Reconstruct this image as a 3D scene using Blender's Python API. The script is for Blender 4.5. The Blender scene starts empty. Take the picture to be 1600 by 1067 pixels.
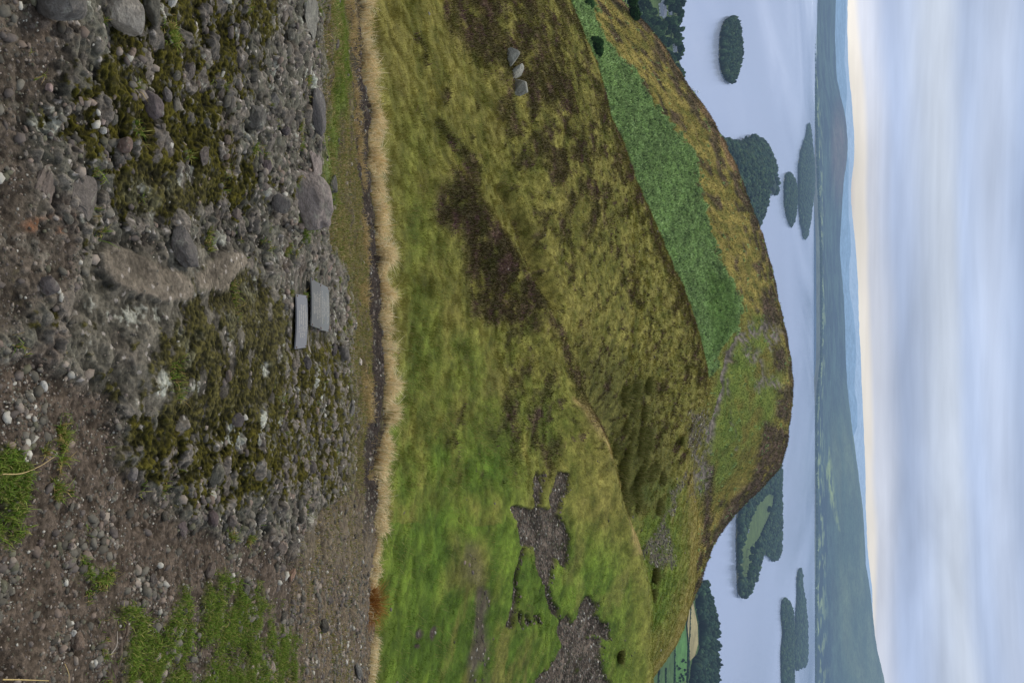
import bpy, math, random
import numpy as np
from mathutils import Vector, Matrix

random.seed(7)
rng = np.random.default_rng(7)
scene = bpy.context.scene
COL = scene.collection

# ------------------------------------------------------------------ camera
F = 1225.5                       # focal length in pixels of the 1600 px photograph (18 mm on 23.5 mm)
PITCH = math.radians(23.19)
CT, ST = math.cos(PITCH), math.sin(PITCH)
EYE = 1.6
CAMP = np.array([0.0, 0.0, EYE])
LOCH = EYE - 300.0

cam = bpy.data.cameras.new("camera")
cam.lens = 18.0; cam.sensor_width = 23.5; cam.sensor_fit = 'HORIZONTAL'
cam.clip_start = 0.05; cam.clip_end = 200000.0
camo = bpy.data.objects.new("camera", cam); COL.objects.link(camo)
fwd = Vector((0, CT, -ST)); upv = Vector((0, ST, CT)); lft = Vector((-1, 0, 0))
m = Matrix((upv, lft, -fwd)).transposed().to_4x4()      # camera held on its side: local x is up
m.translation = Vector(CAMP)
camo.matrix_world = m
scene.camera = camo

def at(u, v, Y):
    """point at forward distance Y seen at photo position (u across, v up)"""
    u = np.asarray(u, float); v = np.asarray(v, float); Y = np.asarray(Y, float)
    a = (v - 800.0) / F
    s = Y / (CT + a * ST)
    return np.stack([s * (u - 533.5) / F, Y + 0 * s, EYE + s * (-ST + a * CT)], -1)

def on_water(u, v, z=LOCH):
    a = (v - 800.0) / F
    s = (z - EYE) / (-ST + a * CT)
    return (s * (u - 533.5) / F, s * (CT + a * ST), z)

def depth_of(P):
    return P[..., 1] * CT - (P[..., 2] - EYE) * ST

# ------------------------------------------------------------------ numpy helpers
def lin(c):
    c = np.asarray(c, float) / 255.0
    return np.where(c <= 0.04045, c / 12.92, ((c + 0.055) / 1.055) ** 2.4)

ALB = 0.80
def alb(r, g, b):
    return lin((r, g, b)) * ALB * np.array([1.05, 1.0, .85])

def _h(ix, iy, seed):
    h = (ix.astype(np.int64) * 374761393 + iy.astype(np.int64) * 668265263 + seed * 974634777) & 0xFFFFFFFF
    h = ((h ^ (h >> 13)) * 1274126177) & 0xFFFFFFFF
    h = ((h ^ (h >> 16)) * 2246822519) & 0xFFFFFFFF
    return ((h ^ (h >> 15)) & 0xFFFFFF) / float(0xFFFFFF)

def perlin(x, y, seed=0):
    x0 = np.floor(x); y0 = np.floor(y)
    fx = x - x0; fy = y - y0
    sx = fx * fx * fx * (fx * (fx * 6 - 15) + 10); sy = fy * fy * fy * (fy * (fy * 6 - 15) + 10)
    def g(ix, iy, dx, dy):
        a = _h(ix, iy, seed) * 2 * math.pi
        return np.cos(a) * dx + np.sin(a) * dy
    n00 = g(x0, y0, fx, fy); n10 = g(x0 + 1, y0, fx - 1, fy)
    n01 = g(x0, y0 + 1, fx, fy - 1); n11 = g(x0 + 1, y0 + 1, fx - 1, fy - 1)
    return (n00 + sx * (n10 - n00) + sy * ((n01 + sx * (n11 - n01)) - (n00 + sx * (n10 - n00)))) * 1.5

def fbm(x, y, seed=0, octv=4, gain=0.5):
    t = 0; a = 1; f = 1; n = 0
    for k in range(octv):
        t = t + a * perlin(x * f + 17.3 * k, y * f - 9.1 * k, seed + k * 13); n += a
        a *= gain; f *= 2.03
    return t / n

def worley(x, y, seed=0, jit=0.9):
    ix = np.floor(x); iy = np.floor(y)
    best = np.full(x.shape, 9.0); cid = np.zeros(x.shape)
    for dx in (-1, 0, 1):
        for dy in (-1, 0, 1):
            cx = ix + dx; cy = iy + dy
            px = cx + 0.5 + jit * (_h(cx, cy, seed) - 0.5); py = cy + 0.5 + jit * (_h(cx, cy, seed + 5) - 0.5)
            d = (px - x) ** 2 + (py - y) ** 2
            w = d < best
            best = np.where(w, d, best); cid = np.where(w, _h(cx, cy, seed + 9), cid)
    return np.sqrt(best), cid

def sstep(a, b, x):
    t = np.clip((x - a) / (b - a), 0, 1)
    return t * t * (3 - 2 * t)

def pchip(xk, yk, x):
    """monotone cubic through knots; yk may be [K, N]; x is 1-D"""
    xk = np.asarray(xk, float); yk = np.asarray(yk, float)
    one = yk.ndim == 1
    if one: yk = yk[:, None]
    h = np.diff(xk)[:, None]; d = np.diff(yk, axis=0) / h
    mm = np.zeros_like(yk)
    if len(xk) > 2:
        w1 = 2 * h[1:] + h[:-1]; w2 = h[1:] + 2 * h[:-1]
        ok = d[:-1] * d[1:] > 0
        with np.errstate(divide='ignore', invalid='ignore'):
            hm = (w1 + w2) / (w1 / d[:-1] + w2 / d[1:])
        mm[1:-1] = np.where(ok, hm, 0)
    mm[0] = d[0]; mm[-1] = d[-1]
    x = np.clip(x, xk[0], xk[-1])
    i = np.clip(np.searchsorted(xk, x, side='right') - 1, 0, len(xk) - 2)
    t = ((x - xk[i]) / (xk[i + 1] - xk[i]))[:, None]; hh = h[i]
    r = ((1 + 2 * t) * (1 - t) ** 2 * yk[i] + t * (1 - t) ** 2 * hh * mm[i]
         + t * t * (3 - 2 * t) * yk[i + 1] + t * t * (t - 1) * hh * mm[i + 1])
    return r[:, 0] if one else r

def poly_sd(U, V, pts):
    """signed distance in design pixels, positive inside"""
    pts = np.asarray(pts, float); n = len(pts)
    d2 = np.full(U.shape, 1e12); ins = np.zeros(U.shape, bool)
    for k in range(n):
        a = pts[k]; b = pts[(k + 1) % n]; e = b - a
        L = e @ e + 1e-9
        t = np.clip(((U - a[0]) * e[0] + (V - a[1]) * e[1]) / L, 0, 1)
        d2 = np.minimum(d2, (U - a[0] - t * e[0]) ** 2 + (V - a[1] - t * e[1]) ** 2)
        c = ((a[1] <= V) & (b[1] > V)) | ((b[1] <= V) & (a[1] > V))
        with np.errstate(divide='ignore', invalid='ignore'):
            xx = a[0] + (V - a[1]) / (b[1] - a[1]) * e[0]
        ins ^= c & (U < xx)
    return np.sqrt(d2) * np.where(ins, 1, -1)

def pm(U, V, pts, f=8):
    pts = np.asarray(pts, float); out = np.zeros(U.shape)
    lo = pts.min(0) - f * 2; hi = pts.max(0) + f * 2
    k = (U > lo[0]) & (U < hi[0]) & (V > lo[1]) & (V < hi[1])
    out[k] = sstep(-f, f, poly_sd(U[k], V[k], pts))
    return out

def lm(U, V, pts, w, f=None):
    """soft mask along a polyline"""
    f = f or w * 0.5; pts = np.asarray(pts, float); out = np.zeros(U.shape)
    lo = pts.min(0) - w - f; hi = pts.max(0) + w + f
    k = (U > lo[0]) & (U < hi[0]) & (V > lo[1]) & (V < hi[1])
    u = U[k]; v = V[k]; d2 = np.full(u.shape, 1e12)
    for a, b in zip(pts[:-1], pts[1:]):
        e = b - a
        t = np.clip(((u - a[0]) * e[0] + (v - a[1]) * e[1]) / (e @ e + 1e-9), 0, 1)
        d2 = np.minimum(d2, (u - a[0] - t * e[0]) ** 2 + (v - a[1] - t * e[1]) ** 2)
    out[k] = 1 - sstep(w - f, w + f, np.sqrt(d2))
    return out

def em(U, V, u, v, ru, rv, f=0.35):
    return 1 - sstep(1 - f, 1 + f, np.hypot((U - u) / ru, (V - v) / rv))

def mix(a, b, t):
    a = np.asarray(a, float); b = np.asarray(b, float)
    return a + (b - a) * t[..., None]

# ------------------------------------------------------------------ mesh helpers
def new_mesh(name, V, faces, tint=None, smooth=True):
    """faces: list of int arrays [n,k] (k = 3 or 4)"""
    me = bpy.data.meshes.new(name)
    V = np.ascontiguousarray(V.reshape(-1, 3), dtype=np.float32)
    me.vertices.add(len(V)); me.vertices.foreach_set("co", V.ravel())
    fl = [np.asarray(f, np.int32) for f in faces if len(f)]
    loops = np.concatenate([f.ravel() for f in fl])
    tot = np.concatenate([np.full(len(f), f.shape[1], np.int32) for f in fl])
    st = np.concatenate([[0], np.cumsum(tot)[:-1]]).astype(np.int32)
    me.loops.add(len(loops)); me.loops.foreach_set("vertex_index", loops.astype(np.int32))
    me.polygons.add(len(tot)); me.polygons.foreach_set("loop_start", st)
    try: me.polygons.foreach_set("loop_total", tot)
    except Exception: pass
    me.polygons.foreach_set("use_smooth", np.full(len(tot), smooth))
    if tint is not None:
        at_ = me.attributes.new("tint", 'FLOAT_COLOR', 'POINT')
        c = np.ones((len(V), 4), np.float32); c[:, :3] = np.clip(np.asarray(tint).reshape(-1, 3), 0, 4)
        at_.data.foreach_set("color", c.ravel())
    me.update(); me.validate()
    return me

def add(name, me, mat=None, parent=None, **props):
    o = bpy.data.objects.new(name, me); COL.objects.link(o)
    if mat is not None and len(me.materials) == 0: me.materials.append(mat)
    if parent is not None: o.parent = parent
    for k, val in props.items(): o[k] = val
    return o

def empty(name, loc, rotz=0, **props):
    o = bpy.data.objects.new(name, None); COL.objects.link(o)
    o.location = loc; o.rotation_euler = (0, 0, rotz); o.empty_display_size = 0.1
    for k, val in props.items(): o[k] = val
    return o

def grid_faces(nt, nu):
    i = np.arange(nt * nu).reshape(nt, nu)
    return np.stack([i[:-1, :-1].ravel(), i[:-1, 1:].ravel(), i[1:, 1:].ravel(), i[1:, :-1].ravel()], -1)

class Sheet:
    """terrain patch through contour rows running away from the viewpoint; each row is [(u, v, Y), ...]"""
    def __init__(s, rows, u0, u1, nu, counts):
        s.u = np.linspace(u0, u1, nu)
        Vr = []; Yr = []
        for r in rows:
            r = np.array(r, float)
            Vr.append(pchip(r[:, 0], r[:, 1], s.u)); Yr.append(pchip(r[:, 0], np.log(r[:, 2]), s.u))
        t = np.concatenate([np.linspace(k, k + 1, c, endpoint=False) for k, c in enumerate(counts)] + [[len(rows) - 1]])
        k = np.arange(len(rows))
        s.V = pchip(k, np.array(Vr), t); s.Y = np.exp(pchip(k, np.array(Yr), t))
        s.U = np.broadcast_to(s.u, s.V.shape).copy(); s.t = t
        s.P = at(s.U, s.V, s.Y)
    def visible(s, tmax): s.tvis = int(np.searchsorted(s.t, tmax)); return s
    def find(s, u, v):
        j = int(np.clip(round((u - s.u[0]) / (s.u[1] - s.u[0])), 0, len(s.u) - 1))
        c = s.V[:s.tvis, j]; i = int(np.argmin(np.abs(c - v)))
        return i, j
    def point(s, u, v):
        i, j = s.find(u, v); return s.P[i, j].copy()
    def sample(s, n, w, r):
        """n random surface points with probability ~ w * cell area; returns P, index arrays, U, V"""
        P = s.P
        e1 = P[1:, :-1] - P[:-1, :-1]; e2 = P[:-1, 1:] - P[:-1, :-1]
        A = np.linalg.norm(np.cross(e1, e2), axis=-1)
        pr = (A * w[:-1, :-1]).ravel(); cs = np.cumsum(pr)
        if cs[-1] <= 0: return np.zeros((0, 3)), np.zeros(0, int), np.zeros(0, int)
        k = np.clip(np.searchsorted(cs, r.random(n) * cs[-1]), 0, len(cs) - 1)
        i, j = np.unravel_index(k, A.shape)
        a = r.random(n)[:, None]; b = r.random(n)[:, None]
        Q = P[i, j] * (1 - a) * (1 - b) + P[i + 1, j] * a * (1 - b) + P[i, j + 1] * (1 - a) * b + P[i + 1, j + 1] * a * b
        return Q, i, j
    def build(s, name, mat, tint):
        me = new_mesh(name, s.P, [grid_faces(*s.V.shape)], tint)
        return add(name, me, mat, kind='structure')

def blades(name, Q, H, W, C, lean=0.35, bend=None, mat=None, r=rng, simple=False, **props):
    """tapering bent grass blades rooted at Q in one mesh; C = colour per blade"""
    n = len(Q); az = r.random(n) * 2 * np.pi
    side = np.stack([np.cos(az), np.sin(az), np.zeros(n)], -1) * (W * 0.5)[:, None]
    la = r.random(n) * 2 * np.pi; lm_ = np.abs(r.normal(0, 1, n)) * lean
    ld = np.stack([np.cos(la) * lm_, np.sin(la) * lm_, np.zeros(n)], -1)
    if bend is not None: ld = ld + bend
    H1 = H[:, None]
    up = np.array([0, 0, 1.0])
    tip = Q + (up * np.clip(1 - 0.3 * np.linalg.norm(ld, axis=1, keepdims=True), .25, 1) + ld) * H1
    root = Q - up * H1 * 0.05
    if simple:
        V = np.stack([root - side, root + side, tip], 1); k = 3
        b = np.arange(n)[:, None] * 3; fs = [b + np.array([0, 1, 2])]
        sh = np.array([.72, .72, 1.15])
    else:
        mid = Q + (up * 0.55 + ld * 0.32) * H1
        V = np.stack([root - side, root + side, mid - side * .75, mid + side * .75, tip], 1); k = 5
        b = np.arange(n)[:, None] * 5
        fs = [b + np.array([0, 1, 3, 2]), b + np.array([2, 3, 4])]
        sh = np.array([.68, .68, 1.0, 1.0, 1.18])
    T = C[:, None, :] * sh[None, :, None]  # shading painted into the blade colour: darker root, lighter tip
    return add(name, new_mesh(name, V, fs, T, smooth=False), mat, **props)

def ico(sub):
    import bmesh
    bm = bmesh.new(); bmesh.ops.create_icosphere(bm, subdivisions=sub, radius=1.0)
    V = np.array([v.co[:] for v in bm.verts]); Fc = np.array([[v.index for v in f.verts] for f in bm.faces])
    bm.free(); return V, Fc

def noise3(V, f, seed):
    a = perlin(V[:, 0] * f + seed * 3.1, V[:, 1] * f + 7.7 * seed, seed)
    b = perlin(V[:, 1] * f - seed * 1.7, V[:, 2] * f + 3.3 * seed, seed + 1)
    c = perlin(V[:, 2] * f + seed * 5.1, V[:, 0] * f - 2.2 * seed, seed + 2)
    return (a + b + c) / 1.7

def rock_verts(sub, seed, rough=0.18, facets=0):
    V, Fc = ico(sub)
    r = np.random.default_rng(seed)
    D = 1 + rough * noise3(V, 0.9, seed) + rough * .45 * noise3(V, 2.3, seed + 40) + rough * .16 * noise3(V, 6.0, seed + 80)
    X = V * D[:, None]
    for k in range(facets):
        nrm = r.normal(size=3); nrm /= np.linalg.norm(nrm); h = r.uniform(.55, .85)
        d = X @ nrm; X = X - np.maximum(d - h, 0)[:, None] * nrm * .88
    return X, Fc

def merged(name, protos, Q, S, rotz, C, mat, tilt=None, smooth=True, shade=None, **props):
    """many instances of a few base shapes written into one mesh (uncountable stuff)"""
    n = len(Q); which = rng.integers(0, len(protos), n)
    Vs = []; Fs = []; Ts = []; base = 0
    for k, (pv, pf) in enumerate(protos):
        id_ = np.where(which == k)[0]
        if not len(id_): continue
        c = np.cos(rotz[id_])[:, None]; s_ = np.sin(rotz[id_])[:, None]
        X = pv[None] * S[id_][:, None, :]
        if tilt is not None:
            ct = np.cos(tilt[id_])[:, None]; st_ = np.sin(tilt[id_])[:, None]
            X = np.stack([X[..., 0], X[..., 1] * ct - X[..., 2] * st_, X[..., 1] * st_ + X[..., 2] * ct], -1)
        X = np.stack([X[..., 0] * c - X[..., 1] * s_, X[..., 0] * s_ + X[..., 1] * c, X[..., 2]], -1) + Q[id_][:, None, :]
        Vs.append(X.reshape(-1, 3))
        T = np.broadcast_to(C[id_][:, None, :], X.shape)
        if shade is not None: T = T * shade(pv)[None, :, None]
        Ts.append(T.reshape(-1, 3))
        Fs.append((pf[None] + (base + np.arange(len(id_)) * len(pv))[:, None, None]).reshape(-1, pf.shape[1]))
        base += len(id_) * len(pv)
    return add(name, new_mesh(name, np.concatenate(Vs), [np.concatenate(Fs)], np.concatenate(Ts), smooth), mat, **props)

# ------------------------------------------------------------------ materials
def N(nt, t, **kw):
    n = nt.nodes.new(t)
    for k, v in kw.items():
        if k == 'inp':
            for a, b in v.items(): n.inputs[a].default_value = b
        else: setattr(n, k, v)
    return n

def mixc(nt, a, b, fac, mode='MIX'):
    n = nt.nodes.new('ShaderNodeMix'); n.data_type = 'RGBA'; n.blend_type = mode; n.clamp_factor = True
    for sock, val in ((n.inputs[0], fac), (n.inputs[6], a), (n.inputs[7], b)):
        if hasattr(val, 'links'): nt.links.new(val, sock)
        else: sock.default_value = val if not isinstance(val, tuple) or len(val) == 4 else (*val, 1)
    return n.outputs[2]

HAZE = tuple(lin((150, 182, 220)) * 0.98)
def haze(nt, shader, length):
    """aerial perspective: air light painted onto the surface, growing with distance from the summit"""
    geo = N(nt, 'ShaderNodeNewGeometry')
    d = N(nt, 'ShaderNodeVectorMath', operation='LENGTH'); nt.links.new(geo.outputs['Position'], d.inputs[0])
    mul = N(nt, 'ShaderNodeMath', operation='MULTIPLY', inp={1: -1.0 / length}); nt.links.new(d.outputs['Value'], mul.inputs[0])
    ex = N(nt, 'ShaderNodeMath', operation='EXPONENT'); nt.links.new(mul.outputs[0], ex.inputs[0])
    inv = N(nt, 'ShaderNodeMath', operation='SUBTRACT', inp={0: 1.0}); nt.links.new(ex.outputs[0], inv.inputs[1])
    e = N(nt, 'ShaderNodeEmission'); e.inputs[0].default_value = (*HAZE, 1)  # haze painted as a surface glow, not scattered in air
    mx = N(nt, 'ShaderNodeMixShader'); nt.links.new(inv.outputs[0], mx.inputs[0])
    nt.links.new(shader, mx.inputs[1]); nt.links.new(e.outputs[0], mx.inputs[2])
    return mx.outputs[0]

def mat_new(name):
    mt = bpy.data.materials.new(name); mt.use_nodes = True
    nt = mt.node_tree; nt.nodes.clear()
    out = N(nt, 'ShaderNodeOutputMaterial')
    return mt, nt, out

def ground_mat(name, scales, amp=0.5, bump=0.4, bdist=0.02, rough=0.95, hz=None, spec=0.1, stretch=(1, 1, 1), transl=0.0, use_obj_color=False):
    """tint attribute broken up by noise at several scales (metres) with a bump of the same noise"""
    mt, nt, out = mat_new(name)
    L = nt.links.new
    geo = N(nt, 'ShaderNodeNewGeometry')
    if use_obj_color:
        tc = N(nt, 'ShaderNodeTexCoord'); pos = tc.outputs['Object']
        oi = N(nt, 'ShaderNodeObjectInfo'); col = oi.outputs['Color']
        ofs = N(nt, 'ShaderNodeVectorMath', operation='SCALE'); ofs.inputs[0].default_value = (17, 23, 31); L(oi.outputs['Random'], ofs.inputs['Scale'])
        ad = N(nt, 'ShaderNodeVectorMath', operation='ADD'); L(pos, ad.inputs[0]); L(ofs.outputs[0], ad.inputs[1]); pos = ad.outputs[0]
    else:
        pos = geo.outputs['Position']
        a = N(nt, 'ShaderNodeAttribute', attribute_name='tint'); col = a.outputs['Color']
    mp = N(nt, 'ShaderNodeMapping'); mp.inputs['Scale'].default_value = stretch; L(pos, mp.inputs[0])
    h = None
    for i, sc in enumerate(scales):
        n = N(nt, 'ShaderNodeTexNoise', inp={'Scale': 1.0 / sc, 'Detail': 6.0, 'Roughness': 0.65}); L(mp.outputs[0], n.inputs['Vector'])
        r = N(nt, 'ShaderNodeMapRange', inp={1: 0.3, 2: 0.7, 3: 1 - amp, 4: 1 + amp}); L(n.outputs[0], r.inputs[0])
        cc = N(nt, 'ShaderNodeCombineColor')
        for k in range(3): L(r.outputs[0], cc.inputs[k])
        col = mixc(nt, col, cc.outputs[0], 1.0, 'MULTIPLY')
        if use_obj_color and i == 0:
            nl = N(nt, 'ShaderNodeTexNoise', inp={'Scale': 1.5, 'Detail': 8.0, 'Roughness': 0.7}); L(mp.outputs[0], nl.inputs['Vector'])
            rl = N(nt, 'ShaderNodeMapRange', inp={1: 0.56, 2: 0.64, 3: 0.0, 4: 0.38}); L(nl.outputs[0], rl.inputs[0])
            col = mixc(nt, col, (*alb(184, 183, 168), 1), rl.outputs[0])
            nd = N(nt, 'ShaderNodeTexNoise', inp={'Scale': 2.6, 'Detail': 6.0, 'Roughness': 0.6}); L(mp.outputs[0], nd.inputs['Vector'])
            rd = N(nt, 'ShaderNodeMapRange', inp={1: 0.50, 2: 0.66, 3: 0.0, 4: 0.28}); L(nd.outputs[0], rd.inputs[0])
            col = mixc(nt, col, (*alb(62, 58, 50), 1), rd.outputs[0])
        if h is None: h = n.outputs[0]
        else:
            s = N(nt, 'ShaderNodeMath', operation='ADD'); L(h, s.inputs[0]); L(n.outputs[0], s.inputs[1]); h = s.outputs[0]
    b = N(nt, 'ShaderNodeBsdfPrincipled'); b.inputs['Roughness'].default_value = rough
    b.inputs['Specular IOR Level'].default_value = spec
    L(col, b.inputs['Base Color'])
    if bump:
        bp = N(nt, 'ShaderNodeBump', inp={'Strength': bump, 'Distance': bdist}); L(h, bp.inputs['Height']); L(bp.outputs[0], b.inputs['Normal'])
    sh = b.outputs[0]
    if transl:
        tr = N(nt, 'ShaderNodeBsdfTranslucent'); L(col, tr.inputs[0])
        mx = N(nt, 'ShaderNodeMixShader'); mx.inputs[0].default_value = transl; L(sh, mx.inputs[1]); L(tr.outputs[0], mx.inputs[2]); sh = mx.outputs[0]
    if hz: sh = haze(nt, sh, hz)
    L(sh, out.inputs[0])
    return mt

M_LEDGE = ground_mat('mossy_conglomerate', (0.05, 0.011, 0.0035), 0.36, 0.7, 0.006)
M_STONE = ground_mat('stone_surface', (0.6, 0.12), 0.30, 0.5, 0.12, rough=0.85, use_obj_color=True)
M_GRAVEL = ground_mat('gravel_stone', (0.01,), 0.25, 0.3, 0.004, rough=0.85)
M_BLADE = ground_mat('grass_blade', (0.5,), 0.12, 0, transl=0.25)
M_HILL = ground_mat('hill_turf', (1.3, 0.3), 0.32, 0.8, 0.25, stretch=(1, .55, 1))
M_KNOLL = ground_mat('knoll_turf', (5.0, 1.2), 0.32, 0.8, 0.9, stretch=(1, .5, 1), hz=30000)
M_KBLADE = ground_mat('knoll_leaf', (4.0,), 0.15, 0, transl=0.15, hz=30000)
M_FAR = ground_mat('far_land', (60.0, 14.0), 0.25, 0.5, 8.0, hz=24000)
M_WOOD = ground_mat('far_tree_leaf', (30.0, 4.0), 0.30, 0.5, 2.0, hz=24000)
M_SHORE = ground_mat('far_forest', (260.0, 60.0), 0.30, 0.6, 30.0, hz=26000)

# ------------------------------------------------------------------ sky and light
SUN_EL, SUN_AZ = math.radians(46), math.radians(-38)      # azimuth from +Y towards +X
w = bpy.data.worlds.new("World"); scene.world = w; w.use_nodes = True
nt = w.node_tree; nt.nodes.clear(); L = nt.links.new
out = N(nt, 'ShaderNodeOutputWorld')
sky = N(nt, 'ShaderNodeTexSky'); sky.sky_type = 'NISHITA'; sky.sun_disc = False
sky.sun_elevation = SUN_EL; sky.sun_rotation = SUN_AZ; sky.altitude = 350
bg1 = N(nt, 'ShaderNodeBackground'); bg1.inputs[1].default_value = 0.10; L(sky.outputs[0], bg1.inputs[0])
tc = N(nt, 'ShaderNodeTexCoord')
sep = N(nt, 'ShaderNodeSeparateXYZ'); L(tc.outputs['Generated'], sep.inputs[0])
def wnoise(scale, sc, detail, rough, dist=0.0):
    mp = N(nt, 'ShaderNodeMapping'); mp.inputs['Scale'].default_value = scale; L(tc.outputs['Generated'], mp.inputs[0])
    n = N(nt, 'ShaderNodeTexNoise', inp={'Scale': sc, 'Detail': detail, 'Roughness': rough, 'Distortion': dist}); L(mp.outputs[0], n.inputs[0])
    return n.outputs[0]
# slow warp of the layer height, so that the bands are not ruler-straight
nw = wnoise((1.0, 1.0, 5.0), 2.2, 3.0, 0.5)
wz = N(nt, 'ShaderNodeMapRange', inp={1: 0.25, 2: 0.75, 3: -0.011, 4: 0.011}); L(nw, wz.inputs[0])
tl = N(nt, 'ShaderNodeMath', operation='MULTIPLY', inp={1: -0.028}); L(sep.outputs[0], tl.inputs[0])
s1 = N(nt, 'ShaderNodeMath', operation='ADD'); L(sep.outputs[2], s1.inputs[0]); L(wz.outputs[0], s1.inputs[1])
s2 = N(nt, 'ShaderNodeMath', operation='ADD'); L(s1.outputs[0], s2.inputs[0]); L(tl.outputs[0], s2.inputs[1])
zr = N(nt, 'ShaderNodeMapRange', inp={1: 0.0, 2: 0.25, 3: 0.0, 4: 1.0}); L(s2.outputs[0], zr.inputs[0])
ramp = N(nt, 'ShaderNodeValToRGB'); L(zr.outputs[0], ramp.inputs[0])
cr = ramp.color_ramp; cr.interpolation = 'EASE'
stops = [(0.0, (232, 226, 224)), (0.035, (255, 247, 234)), (0.06, (255, 247, 236)), (0.092, (224, 228, 240)), (0.22, (184, 199, 228)),
         (0.42, (222, 230, 243)), (0.50, (194, 208, 234)), (0.60, (206, 217, 238)), (0.72, (184, 200, 228)), (1.0, (196, 208, 228))]
while len(cr.elements) < len(stops): cr.elements.new(0.5)
for e, (p, c) in zip(cr.elements, stops):
    e.position = p; e.color = (*lin(c), 1)
# streaks of brighter and darker stratus
n1 = wnoise((1.2, 1.2, 22.0), 2.0, 7.0, 0.55, 0.4)
n2 = wnoise((1.3, 1.3, 7.0), 1.9, 5.0, 0.5, 0.3)
m1 = N(nt, 'ShaderNodeMapRange', inp={1: 0.30, 2: 0.72, 3: 0.86, 4: 1.09}); L(n1, m1.inputs[0])
m2 = N(nt, 'ShaderNodeMapRange', inp={1: 0.32, 2: 0.68, 3: 0.74, 4: 1.15}); L(n2, m2.inputs[0])
mm_ = N(nt, 'ShaderNodeMath', operation='MULTIPLY'); L(m1.outputs[0], mm_.inputs[0]); L(m2.outputs[0], mm_.inputs[1])
cc = N(nt, 'ShaderNodeCombineColor')
for k in range(3): L(mm_.outputs[0], cc.inputs[k])
cl = mixc(nt, ramp.outputs[0], cc.outputs[0], 1.0, 'MULTIPLY')
cl = mixc(nt, cl, (.90, .93, .985, 1), 1.0, 'MULTIPLY')
bg2 = N(nt, 'ShaderNodeBackground'); L(cl, bg2.inputs[0])
# brighter cloud deck overhead
ov = N(nt, 'ShaderNodeMapRange', inp={1: 0.2, 2: 0.8, 3: 1.0, 4: 1.6}); L(sep.outputs[2], ov.inputs[0]); L(ov.outputs[0], bg2.inputs[1])
mxs = N(nt, 'ShaderNodeMixShader'); mxs.inputs[0].default_value = 0.94
L(bg1.outputs[0], mxs.inputs[1]); L(bg2.outputs[0], mxs.inputs[2]); L(mxs.outputs[0], out.inputs[0])

sun = bpy.data.lights.new("sun", 'SUN'); sun.energy = 2.0; sun.angle = math.radians(14); sun.color = (1.0, 0.95, 0.87)
so = bpy.data.objects.new("sun", sun); COL.objects.link(so)
sd = Vector((math.sin(SUN_AZ) * math.cos(SUN_EL), math.cos(SUN_AZ) * math.cos(SUN_EL), math.sin(SUN_EL)))
so.rotation_euler = sd.to_track_quat('Z', 'Y').to_euler(); so.location = (0, 0, 50)

# ================================================================== FOREGROUND LEDGE
EU = [-700, -300, 0, 100, 200, 300, 400, 500, 600, 700, 800, 900, 1000, 1067, 1400, 1800]
EV = [545, 550, 562, 569, 577, 584, 592, 596, 602, 594, 588, 582, 579, 577, 570, 565]
def edge(u): return pchip(EU, EV, np.atleast_1d(np.asarray(u, float)))
def lrow(v, Y, k=0.0):
    return [(u, v + k * (e - 600), Y) for u, e in zip(EU, EV)]
led = Sheet([lrow(-330, .70), lrow(0, 1.07), lrow(150, 1.40), lrow(300, 1.9), lrow(400, 2.45), lrow(480, 3.3), lrow(520, 4.2, .25),
             lrow(560, 6.0, .6), lrow(590, 8.5, 1), lrow(602, 10.2, 1), lrow(592, 12, 1), lrow(480, 16, 1)],
            -420, 1490, 1150, [12, 110, 150, 160, 110, 90, 60, 60, 50, 24, 6, 6]).visible(9)
U, V, P = led.U, led.V, led.P
X, Y_ = P[..., 0].copy(), P[..., 1] * 1.12
E = edge(led.u)[None, :] + 0 * V
front = (led.t <= 9)[:, None] + 0 * V
wu = 14 * fbm(X * 5, Y_ * 5, 3, 4); wv = 14 * fbm(X * 5 + 9, Y_ * 5, 4, 4)
UW, VW = U + wu, V + wv
soil = pm(UW, VW, [(560, -400), (560, 60), (590, 110), (620, 170), (680, 185), (720, 180), (760, 220), (800, 260), (830, 330), (850, 400),
                   (870, 470), (900, 620), (1500, 640), (1500, -420)], 16)
soil = np.maximum(soil, .8 * pm(UW, VW, [(-420, -330), (560, -330), (520, 20), (440, 100), (380, 110), (340, 60), (200, 40), (120, 90), (0, 60), (-420, 100)], 25))
mossz = np.clip(pm(UW, VW, [(-300, 120), (60, 150), (130, 120), (200, 70), (250, 130), (335, 150), (345, 300), (300, 430), (200, 350), (100, 400), (20, 440), (-300, 400)], 40)
                + pm(UW, VW, [(610, 165), (650, 200), (770, 185), (765, 280), (800, 330), (770, 480), (800, 580), (650, 585), (540, 545), (480, 440), (420, 400), (440, 300), (520, 240), (600, 230)], 35), 0, 1)
smooth = np.maximum(np.maximum(.8 * em(UW, VW, 300, 215, 40, 40), .8 * em(UW, VW, 300, 285, 40, 40)), pm(UW, VW, [(380, 140), (470, 100), (570, 120), (640, 190), (665, 300), (640, 420), (520, 445), (440, 410), (385, 395)], 26)); smooth = np.maximum(smooth,
                    pm(UW, VW, [(385, 180), (410, 150), (440, 150), (475, 220), (468, 282), (430, 300), (455, 330), (420, 385), (388, 370), (400, 280)], 8))
strip = sstep(-14, 10, VW - pchip([-420, 0, 380, 430, 540, 620, 760, 800, 900, 1067, 1490], [500, 508, 515, 545, 552, 556, 552, 500, 462, 455, 450], U.ravel()).reshape(U.shape))
fine = fbm(X * 60, Y_ * 60, 21, 3); med = fbm(X * 16, Y_ * 16, 22, 4); big = fbm(X * 3.2, Y_ * 3.2, 23, 4); huge = fbm(X * 1.1, Y_ * 1.1, 24, 3)
turf = np.zeros(U.shape)
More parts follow.
